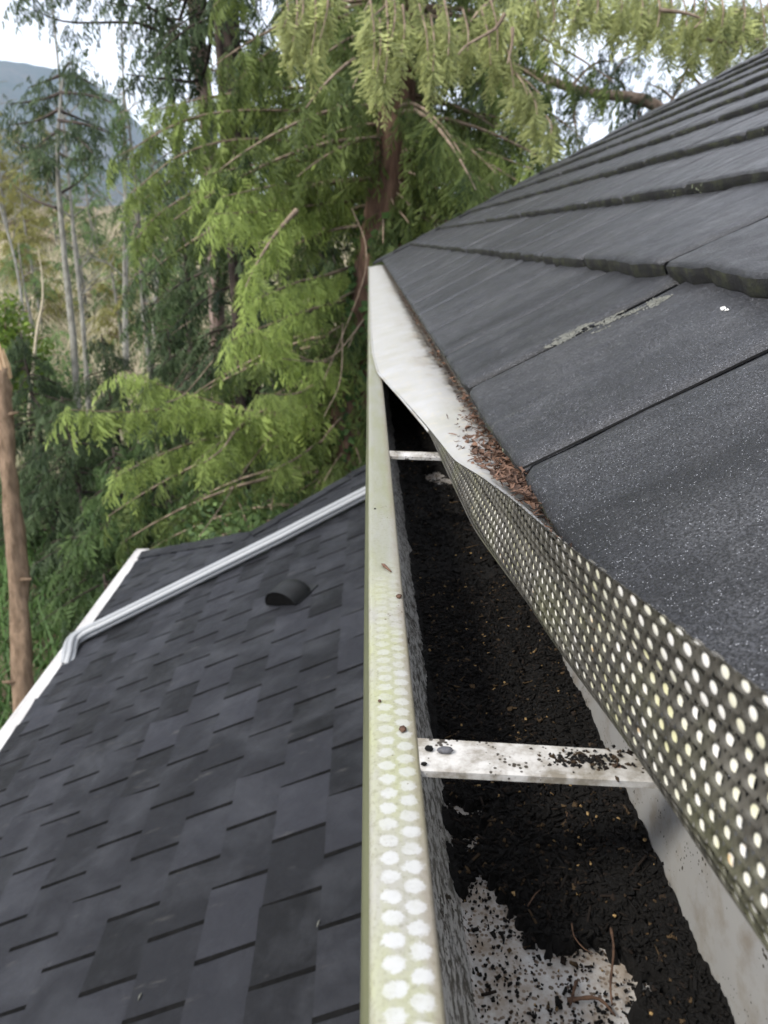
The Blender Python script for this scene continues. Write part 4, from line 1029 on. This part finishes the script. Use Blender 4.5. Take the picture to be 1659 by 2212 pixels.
# ---- conifers behind
def at_px(x, Y): p = atY(x, 517, Y); return p.x
random.seed(5)
grp = 'conifers behind the big cedar'
for (x, Y, H, Rr, tr, mt, tk, lb, z0, ti, de) in (
    (462, 15, 22, 1.9, .17, 'fir', 'bark_pink', 'tall fir with a pale pinkish trunk showing at the top of the picture', .08, .45, .7),
    (525, 13.5, 20, 2.3, .20, 'fir', 'bark_dark', 'dark fir just right of the pink trunked fir', .10, .45, 1.0),
    (690, 14.5, 21, 2.9, .22, 'fir', 'bark_dark', 'dark fir filling the space left of the big cedar trunk', .06, .4, 1.15),
    (905, 14, 19, 2.7, .20, 'fir', 'bark_dark', 'dark fir directly right of the big cedar trunk above the gutter end', .06, .4, 1.15),
    (1040, 15.5, 20, 1.8, .20, 'fir', 'bark_dark', 'dark fir standing behind the lower tip of the tiled roof hip', .06, .45, 1.0),
    (300, 16.5, 8.7, 1.7, .08, 'hemlock', 'bark_grey', 'slim sparse conifer left of the mid green fir with gaps showing the tan slope', .25, .75, .55),
    (400, 18, 9.8, 2.3, .12, 'hemlock', 'bark_dark', 'mid green fir rising left of the pink trunked fir', .05, .5, .9)):
    conifer((at_px(x, Y), Y, GZ), H, Rr, lb, 'lite', mt, tk, tr, de, z0, tint=ti, frond=.62, group=grp, name='fir_tree')
# left side: mid-distance trees
ft = thing('fir_tree', 'flat-topped conifer on a bare grey trunk standing against the blue mountain', 'tree', (atD(165, 900, 17).x, 16.2, GZ))
c = curve([Vector((ft.location.x + .1, 16.2, GZ))] + [atD(x, y, 17) for x, y in ((160, 760), (140, 560), (125, 380), (128, 250), (138, 150))], 18); mb = MB(); mb.tube(c, [.095 * (1 - .8 * i / 18) for i in range(19)], 9, wob=.25); mb.build('trunk', M['bark_grey'], ft, True)
mbl = MB(); fi = []
for px in ([(135, 160), (100, 175), (60, 190)], [(135, 165), (175, 170), (215, 190)], [(132, 200), (90, 215), (15, 225)], [(132, 200), (190, 205), (255, 225)], [(130, 235), (80, 260), (20, 270)], [(130, 240), (180, 260), (240, 285)], [(128, 280), (100, 300), (75, 320)], [(128, 280), (170, 300), (200, 330)], [(126, 260), (190, 270), (262, 300)], [(126, 300), (70, 320), (20, 300)], [(126, 330), (160, 345), (230, 340)], [(138, 150), (150, 135), (160, 150)],
           [(126, 330), (105, 350), (80, 345)], [(124, 420), (160, 400), (200, 370)], [(122, 450), (70, 430), (30, 400)]):
    dd_ = random.uniform(-1, 1); c = curve([atD(px[0][0], px[0][1], 17), atD(*px[1], 17 + dd_), atD(*px[2], 17 + 1.6 * dd_)], 8); limb_mesh(mbl, c, .045, .01, 5)
    if px[0][1] < 340: along(c, fi, 15, .62, .55, .25, .5, 1.2, .16)
mbl.build('limbs', M['bark_dark'], ft, True); build_crown('crown', fi, 'lite', M['fir'], ft)
# limbs with dark sparse sprays reaching left across the sky, on a tall fir whose pink trunk shows
sf = thing('fir_tree', 'sparse fir limbs reaching left across the sky from a tall trunk top', 'tree', (at_px(500, 12.5), 12.5, GZ))
mb = MB(); mb.tube([Vector((at_px(500, 12.5), 12.5, GZ + i)) for i in range(20)], [.09 * (1 - i / 24) for i in range(20)], 10, wob=.2); mb.build('trunk', M['bark_dark'], sf, True)
mbl = MB(); fi = []; fx = at_px(500, 12.5)
for z_, px in ((4.6, [(445, 85), (300, 50), (150, 48), (70, 20)]), (6.0, [(400, 20), (280, -10), (130, -20), (30, -5)]), (5.4, [(420, 40), (330, 20), (230, 5)]), (4.2, [(430, 100), (380, 115), (300, 110)]), (3.4, [(440, 160), (360, 170), (270, 160)]), (7, [(400, -40), (200, -60), (60, -30)])):
    c = curve([Vector((fx, 12.5, z_))] + [atD(x, y, 12.3 - .4 * k) for k, (x, y) in enumerate(px)], 14); limb_mesh(mbl, c, .045, .008, 5); along(c, fi, 30, .5, .35, .3, .9, .7, .06)
mbl.build('limbs', M['bark_dark'], sf, True); build_crown('crown', fi, 'lite', M['fir'], sf)
conifer((at_px(20, 42), 42, -3), 9.5, 1.9, 'yellow green conifer at the left frame edge on the brush slope', 'lite', 'yellow', 'bark_grey', .12, 1.1, .05, tint=.75, frond=.7, name='conifer', droop=.1, updir=.3)
conifer((at_px(70, 60), 60, -2), 9.5, 2.3, 'pale olive conifer behind the yellow one under the mountain', 'lite', 'yellow', 'bark_grey', .12, .9, .05, tint=.35, frond=.9, name='conifer', droop=.1, updir=.3)
conifer((at_px(-30, 55), 55, -2), 11, 2.5, 'olive conifer cut by the left frame edge', 'lite', 'yellow', 'bark_grey', .12, .9, .05, tint=.4, frond=.9, name='conifer', droop=.1, updir=.3)
conifer((at_px(330, 30), 30, GZ), 8.0, 2.6, 'soft green hemlock in the middle of the brush slope', 'lite', 'hemlock', 'bark_grey', .12, .7, .1, tint=.6, frond=.8, name='conifer')
tl = ['pale green young tree %s' % z_ for z_ in ('left of the grey alder on the slope', 'between the flat-topped conifer and the alder', 'low on the slope behind the bright shrub', 'high on the slope under the mountain foot', 'right of the thin bare tree', 'behind the slim sparse conifer', 'at the crest of the slope near the left edge', 'half way up the slope behind the alder', 'deep between the two grey trunks', 'on the slope just left of the big cedar sprays')]
for k_, (x, Y, H, Rr, mt, ti) in enumerate(((60, 34, 6.5, 1.5, 'yellow', .5), (165, 36, 6, 1.7, 'hemlock', .8), (40, 27, 5, 1.6, 'hemlock', .9), (120, 52, 8, 2.2, 'yellow', .35), (300, 34, 6, 1.8, 'hemlock', .9), (345, 44, 8.5, 2.2, 'hemlock', .7), (10, 58, 8, 2.2, 'yellow', .6), (200, 46, 7, 2.0, 'hemlock', .8), (235, 30, 4.5, 1.5, 'yellow', .5), (390, 30, 6, 1.8, 'hemlock', .8))):
    xx_ = at_px(x, Y); zz_ = GZ + max(0, Y - 20) * .17 - .3; conifer((xx_, Y, zz_), H, Rr, tl[k_], 'lite', mt, 'bark_grey', .07, .8, .05, tint=ti, frond=.8, group='pale trees scattered over the slope', name='young_tree', droop=.05, updir=.35)
# lower left thicket of young conifers
grp = 'young conifers in the thicket below'
yc_ = [(90, 12.5, 3.6, 1.7), (190, 11.5, 3.0, 1.7), (300, 12.5, 3.3, 1.8), (400, 11, 2.9, 1.7), (500, 12.5, 3.6, 1.8), (600, 11.2, 3.2, 1.6), (690, 12.8, 3.8, 1.7), (120, 9.0, 2.0, 1.4), (230, 8.6, 2.2, 1.5), (20, 14.5, 4.4, 1.8), (350, 15, 4.4, 2.0), (560, 15.5, 5, 2.1), (200, 16, 4.2, 2.0)]
side = ['at the far left behind the broken trunk', 'left of the lower gutter', 'above the lower gutter corner', 'above the downspout', 'in the middle of the thicket', 'near the big cedar base', 'closest to the big cedar trunk', 'low beside the broken trunk', 'low at the lower gutter', 'rear far left', 'rear behind the downspout', 'rear below the bright cedar sprays', 'rear above the lower gutter']
for (x, Y, H, Rr), sd_ in zip(yc_, side):
    conifer((at_px(x, Y), Y, GZ), H, Rr, 'young dark green conifer ' + sd_, 'lite', 'hemlock' if random.random() < .7 else 'fir', 'bark_dark', .06, 1.5, .04, tint=random.uniform(.3, .7), frond=.55, name='young_conifer', group=grp, droop=.3, nlimb=int(H * 16))
# bright shrubs at left
def shrub(base, r, h, label, mat='bush', n=700, leaf=.09):
    t = thing('shrub', label, 'shrub', base); b = Vector(base); V = []; F = []; C = []; mb = MB()
    for i in range(9):
        a = i * .7; tip = b + Vector((math.cos(a) * r * .6, math.sin(a) * r * .6, h * random.uniform(.6, .95))); mb.tube([b, (b + tip) / 2 + Vector((0, 0, .15)), tip], [.03, .02, .008], 5, cap=False)
    mb.build('stems', M['branch'], t, True)
    for i in range(n):
        d = Vector((random.gauss(0, 1), random.gauss(0, 1), random.gauss(0, 1))).normalized(); k = random.random() ** .4 * (1 + .35 * mnoise.noise(d * 2.2 + b))
        c = b + Vector((d.x * r * k, d.y * r * k, h * .55 + d.z * h * .5 * k)); u = Vector((random.gauss(0, 1), random.gauss(0, 1), random.gauss(0, 1))).normalized(); v_ = u.cross(d).normalized() if u.cross(d).length > .01 else Vector((1, 0, 0))
        s = leaf * random.uniform(.5, 1.2); b0 = len(V); V += [tuple(c - u * s), tuple(c + v_ * s * .5), tuple(c + u * s), tuple(c - v_ * s * .5)]; F.append((b0, b0 + 1, b0 + 2, b0 + 3)); C += [random.random()] * 4
    mesh_np('leaves', np.array(V), np.array(F), M[mat], t, False, None, C); return t
p = atD(20, 900, 17); shrub((p.x, p.y, p.z), 1.0, 2.6, 'bright green leafy shrub behind the broken trunk at the left edge', n=2600)
p = atD(100, 860, 20); shrub((p.x, p.y, p.z - 1), 1.3, 2.2, 'dull green bush right of the bright shrub', 'hemlock', 1600)
p = atD(560, 1130, 9.4); shrub((p.x, p.y, p.z - .8), 1.1, 1.1, 'green ferny bush peeping over the far edge of the shingle roof', 'hemlock', 1500, .06)
# bare alders
def alder(px, D, r, label, nb=14, name='bare_tree', mat='bark_grey', blen=1.6):
    pts = [atD(x, y, D) for x, y in px]; base = pts[0].copy(); 
    t = thing(name, label, 'tree', (base.x, base.y, base.z)); c = curve(pts, 16); mb = MB(); mb.tube(c, [r * (1 - .8 * i / 16) for i in range(17)], 8, wob=.25); mb.build('trunk', M[mat], t, True); mb = MB()
    for i in range(nb):
        k = random.randint(4, 15); a = random.uniform(0, 6.28); L_ = blen * random.uniform(.5, 1.2)
        q_ = curve([c[k], c[k] + Vector((math.cos(a) * L_ * .4, math.sin(a) * .3, L_ * .3)), c[k] + Vector((math.cos(a) * L_ * .9, math.sin(a) * .5, L_ * random.uniform(.3, 1.0)))], 6); limb_mesh(mb, q_, r * .28, .006, 4)
        for j in range(3):
            e = q_[2 + j]; limb_mesh(mb, [e, e + Vector((random.gauss(0, .3), random.gauss(0, .2), random.uniform(.1, .5))) * L_ * .6], r * .13, .004, 3)
    mb.build('branches', M[mat], t, True); return t
alder([(195, 930), (178, 690), (160, 520), (150, 400), (118, 60), (100, -120)], 19, .07, 'leafless slim grey alder just right of the flat-topped conifer', 22)
alder([(272, 800), (270, 640), (271, 480), (268, 250), (262, 60)], 22, .10, 'thinner bare tree to the right of the grey alder', 16)
alder([(62, 900), (78, 728), (92, 650), (90, 590), (82, 540)], 16, .040, 'short pale broken pole leaning in front of the brush slope', 0, 'dead_pole', 'palewood')
alder([(60, 860), (40, 600), (-20, 380), (-60, 200)], 20, .05, 'thin bare sapling leaning left at the frame edge', 10)
alder([(330, 800), (335, 650), (350, 520), (345, 400)], 28, .09, 'slender bare trunk deep in the brush slope', 12)
# broken trunk (snag)
Dn = 8.5; sp_ = [atD(x, y, Dn) for x, y in ((58, 1640), (50, 1500), (42, 1300), (26, 1100), (14, 950), (5, 830), (3, 790))]
fl = sp_[0] + (sp_[0] - sp_[1]) * 1.1; sn = thing('broken_trunk', 'snapped brown tree trunk at the left edge with fresh orange wood at its top', 'tree trunk', (fl.x, fl.y, GZ))
c = curve([Vector((fl.x, fl.y, GZ))] + sp_, 26); mb = MB(); mb.tube(c, [(.118 - .045 * i / 26) * (1 + .10 * math.sin(i * 2.1) * math.sin(i * .7)) for i in range(27)], 14, wob=.6)
for k, i in enumerate((8, 12, 15, 18, 20, 23)):
    a = 2.2 * k + 3.6; d_ = Vector((math.cos(a), math.sin(a), .25)); mb.tube([c[i], c[i] + d_ * .10, c[i] + d_ * random.uniform(.13, .24)], [.03, .022, .012], 6)
mb.build('trunk', M['snag'], sn, True)
mb = MB(); t0 = c[-1]; V = []; F = []
for k in range(9):
    a = k * .7; h_ = .28 * (.35 + .65 * random.random()) if k != 4 else .42
    p0 = t0 + Vector((math.cos(a) * .06, math.sin(a) * .06, -.14)); mb.tube([p0, p0 + Vector((math.cos(a) * .0, 0, .14)), p0 + Vector((-math.cos(a) * .02, 0, .14 + h_))], [.034, .030, .004], 5)
mb.build('splintered_top', M['freshwood'], sn, False)

# ------------------------------------------------------------------ ground, brush slope, mountain
def ter(x, y):
    z = -6.1 + .35 * fbm(x * .08, y * .08)
    s = max(0, y - 20); z += .17 * s if s < 40 else 6.8 + .05 * (s - 40) if s < 140 else 11.8
    z -= max(0, (x + 2)) * .05 if y > 20 else 0
    return z + (.8 * fbm(x * .03, y * .03) if y > 16 else 0)
gx = np.concatenate([np.linspace(-5000, -140, 14), np.linspace(-120, 80, 81), np.linspace(100, 5000, 14)]); gy = np.concatenate([np.linspace(-4000, -60, 8), np.linspace(-40, 160, 101), np.linspace(200, 6000, 18)])
V = [(x, y, ter(x, y)) for y in gy for x in gx]; nx = len(gx); F = [(i * nx + j, i * nx + j + 1, (i + 1) * nx + j + 1, (i + 1) * nx + j) for i in range(len(gy) - 1) for j in range(nx - 1)]
m, nt, b = new_mat('forest_floor'); q = NT(nt); v = q.pos()
c = q.mix(q.ramp(q.noise(v, .35, 7, .65), .4, .62), (.055, .075, .03), (.30, .23, .15)); c = q.mix(q.ramp(q.noise(v, 3.5, 6, .7), .45, .65), c, (.15, .10, .06))
q.l(c, b.inputs['Base Color']); b.inputs['Roughness'].default_value = .95; q.bump(q.noise(v, 4, 6, .7), 1, .3, b); M['ground'] = m
o = mesh_np('ground', np.array(V), np.array(F), M['ground'], None, True); o['kind'] = 'structure'
RPX = [(-400, 60), (-200, 90), (0, 122), (90, 150), (170, 165), (245, 200), (300, 250), (345, 320), (420, 400), (520, 450), (700, 480), (1300, 490)]
RR = [ray(*p_) for p_ in RPX]; RA = [math.degrees(math.atan2(r_.x, r_.y)) for r_ in RR]; RE = [math.degrees(math.atan2(r_.z, math.hypot(r_.x, r_.y))) for r_ in RR]
def mtn(x, y):
    r_ = math.hypot(x, y); az_ = math.degrees(math.atan2(x, y))
    # ridge height in degrees over azimuth
    e = np.interp(az_, RA, RE)
    k = max(0, 1 - abs(r_ - 3300) / 1500) ** 1.15
    return -30 + (math.tan(math.radians(e)) * 3300 + 30) * k * (1 + .10 * fbm(x * .0016, y * .0016, 5, 5)) + 14 * fbm(x * .006, y * .006, 2, 4) * k
azs = np.radians(np.linspace(-62, 32, 190)); rs = np.linspace(1750, 4700, 46)
V = [(r_ * math.sin(a), r_ * math.cos(a), mtn(r_ * math.sin(a), r_ * math.cos(a))) for r_ in rs for a in azs]; nx = len(azs)
F = [(i * nx + j, i * nx + j + 1, (i + 1) * nx + j + 1, (i + 1) * nx + j) for i in range(len(rs) - 1) for j in range(nx - 1)]
m, nt, b = new_mat('mountain_forest'); q = NT(nt); v = q.pos()
c = q.mix(q.ramp(q.noise(v, .006, 8, .7), .38, .64), (.014, .030, .016), (.095, .070, .050)); c = q.mix(q.ramp(q.noise(v, .045, 6, .75), .40, .62), c, (.012, .024, .012))
q.l(c, b.inputs['Base Color']); b.inputs['Roughness'].default_value = 1; q.bump(q.noise(v, .04, 6, .8), 1, 12, b); M['mtn'] = m
o = mesh_np('hills', np.array(V), np.array(F), M['mtn'], None, True); o['kind'] = 'structure'
# brush: sticks and tufts over the slope, one uncountable mass
def brush(name, n, label, mat, xr, yr, hmin, hmax, wid, kind='stick', cat='brush'):
    V = np.zeros((n * 4, 3)); C = np.zeros(n * 4)
    X = rng.uniform(xr[0], xr[1], n); Yv = yr[0] + (yr[1] - yr[0]) * rng.random(n) ** 1.2
    for i in range(n):
        x, y = X[i], Yv[i]; cl = mnoise.noise(Vector((x * .25, y * .25, 0)))
        h = random.uniform(hmin, hmax) * (1 + .8 * cl); z = ter(x, y) - .05; lx, ly = random.gauss(0, .75) * h, random.gauss(0, .5) * h; wd = wid * random.uniform(.5, 1.4); a = random.uniform(0, 3.14)
        wx, wy = math.cos(a) * wd, math.sin(a) * wd * .5
        V[i * 4:i * 4 + 4] = ((x - wx, y - wy, z), (x + wx, y + wy, z), (x + lx + wx * .3, y + ly, z + h), (x + lx - wx * .3, y + ly, z + h)); C[i * 4:i * 4 + 4] = np.clip(.5 + cl + random.gauss(0, .25), 0, 1)
    Fq = np.arange(n * 4).reshape(-1, 4); o = mesh_np(name, V, Fq, M[mat], None, False, None, C, base=(0, 30, GZ)); set_props(o, label, cat, kind='stuff')
M['brush'] = mat_leaf('brush_tan', (.20, .24, .10), (.70, .60, .45), .25)
brush('brush', 30000, 'tan leafless brush covering the slope beyond the alders', 'brush', (-32, 4), (19, 62), .4, 1.5, .04)
brush('undergrowth', 26000, 'green ferns and low plants covering the forest floor', 'ivy', (-14, 5), (6, 24), .2, .7, .03, cat='undergrowth')
# air
hz = MB(); hz.box((-5200, -4200, -75), (5200, 6200, 1250))
m = bpy.data.materials.new('haze_air'); m.use_nodes = True; nt = m.node_tree; nt.nodes.clear()
o_ = nt.nodes.new('ShaderNodeOutputMaterial'); pv = nt.nodes.new('ShaderNodeVolumePrincipled'); pv.inputs['Color'].default_value = (.60, .78, 1, 1); pv.inputs['Density'].default_value = .00013; pv.inputs['Anisotropy'].default_value = 0
nt.links.new(pv.outputs[0], o_.inputs['Volume']); o = hz.build('haze', m); set_props(o, 'thin blue haze filling the valley air', 'haze', kind='stuff')
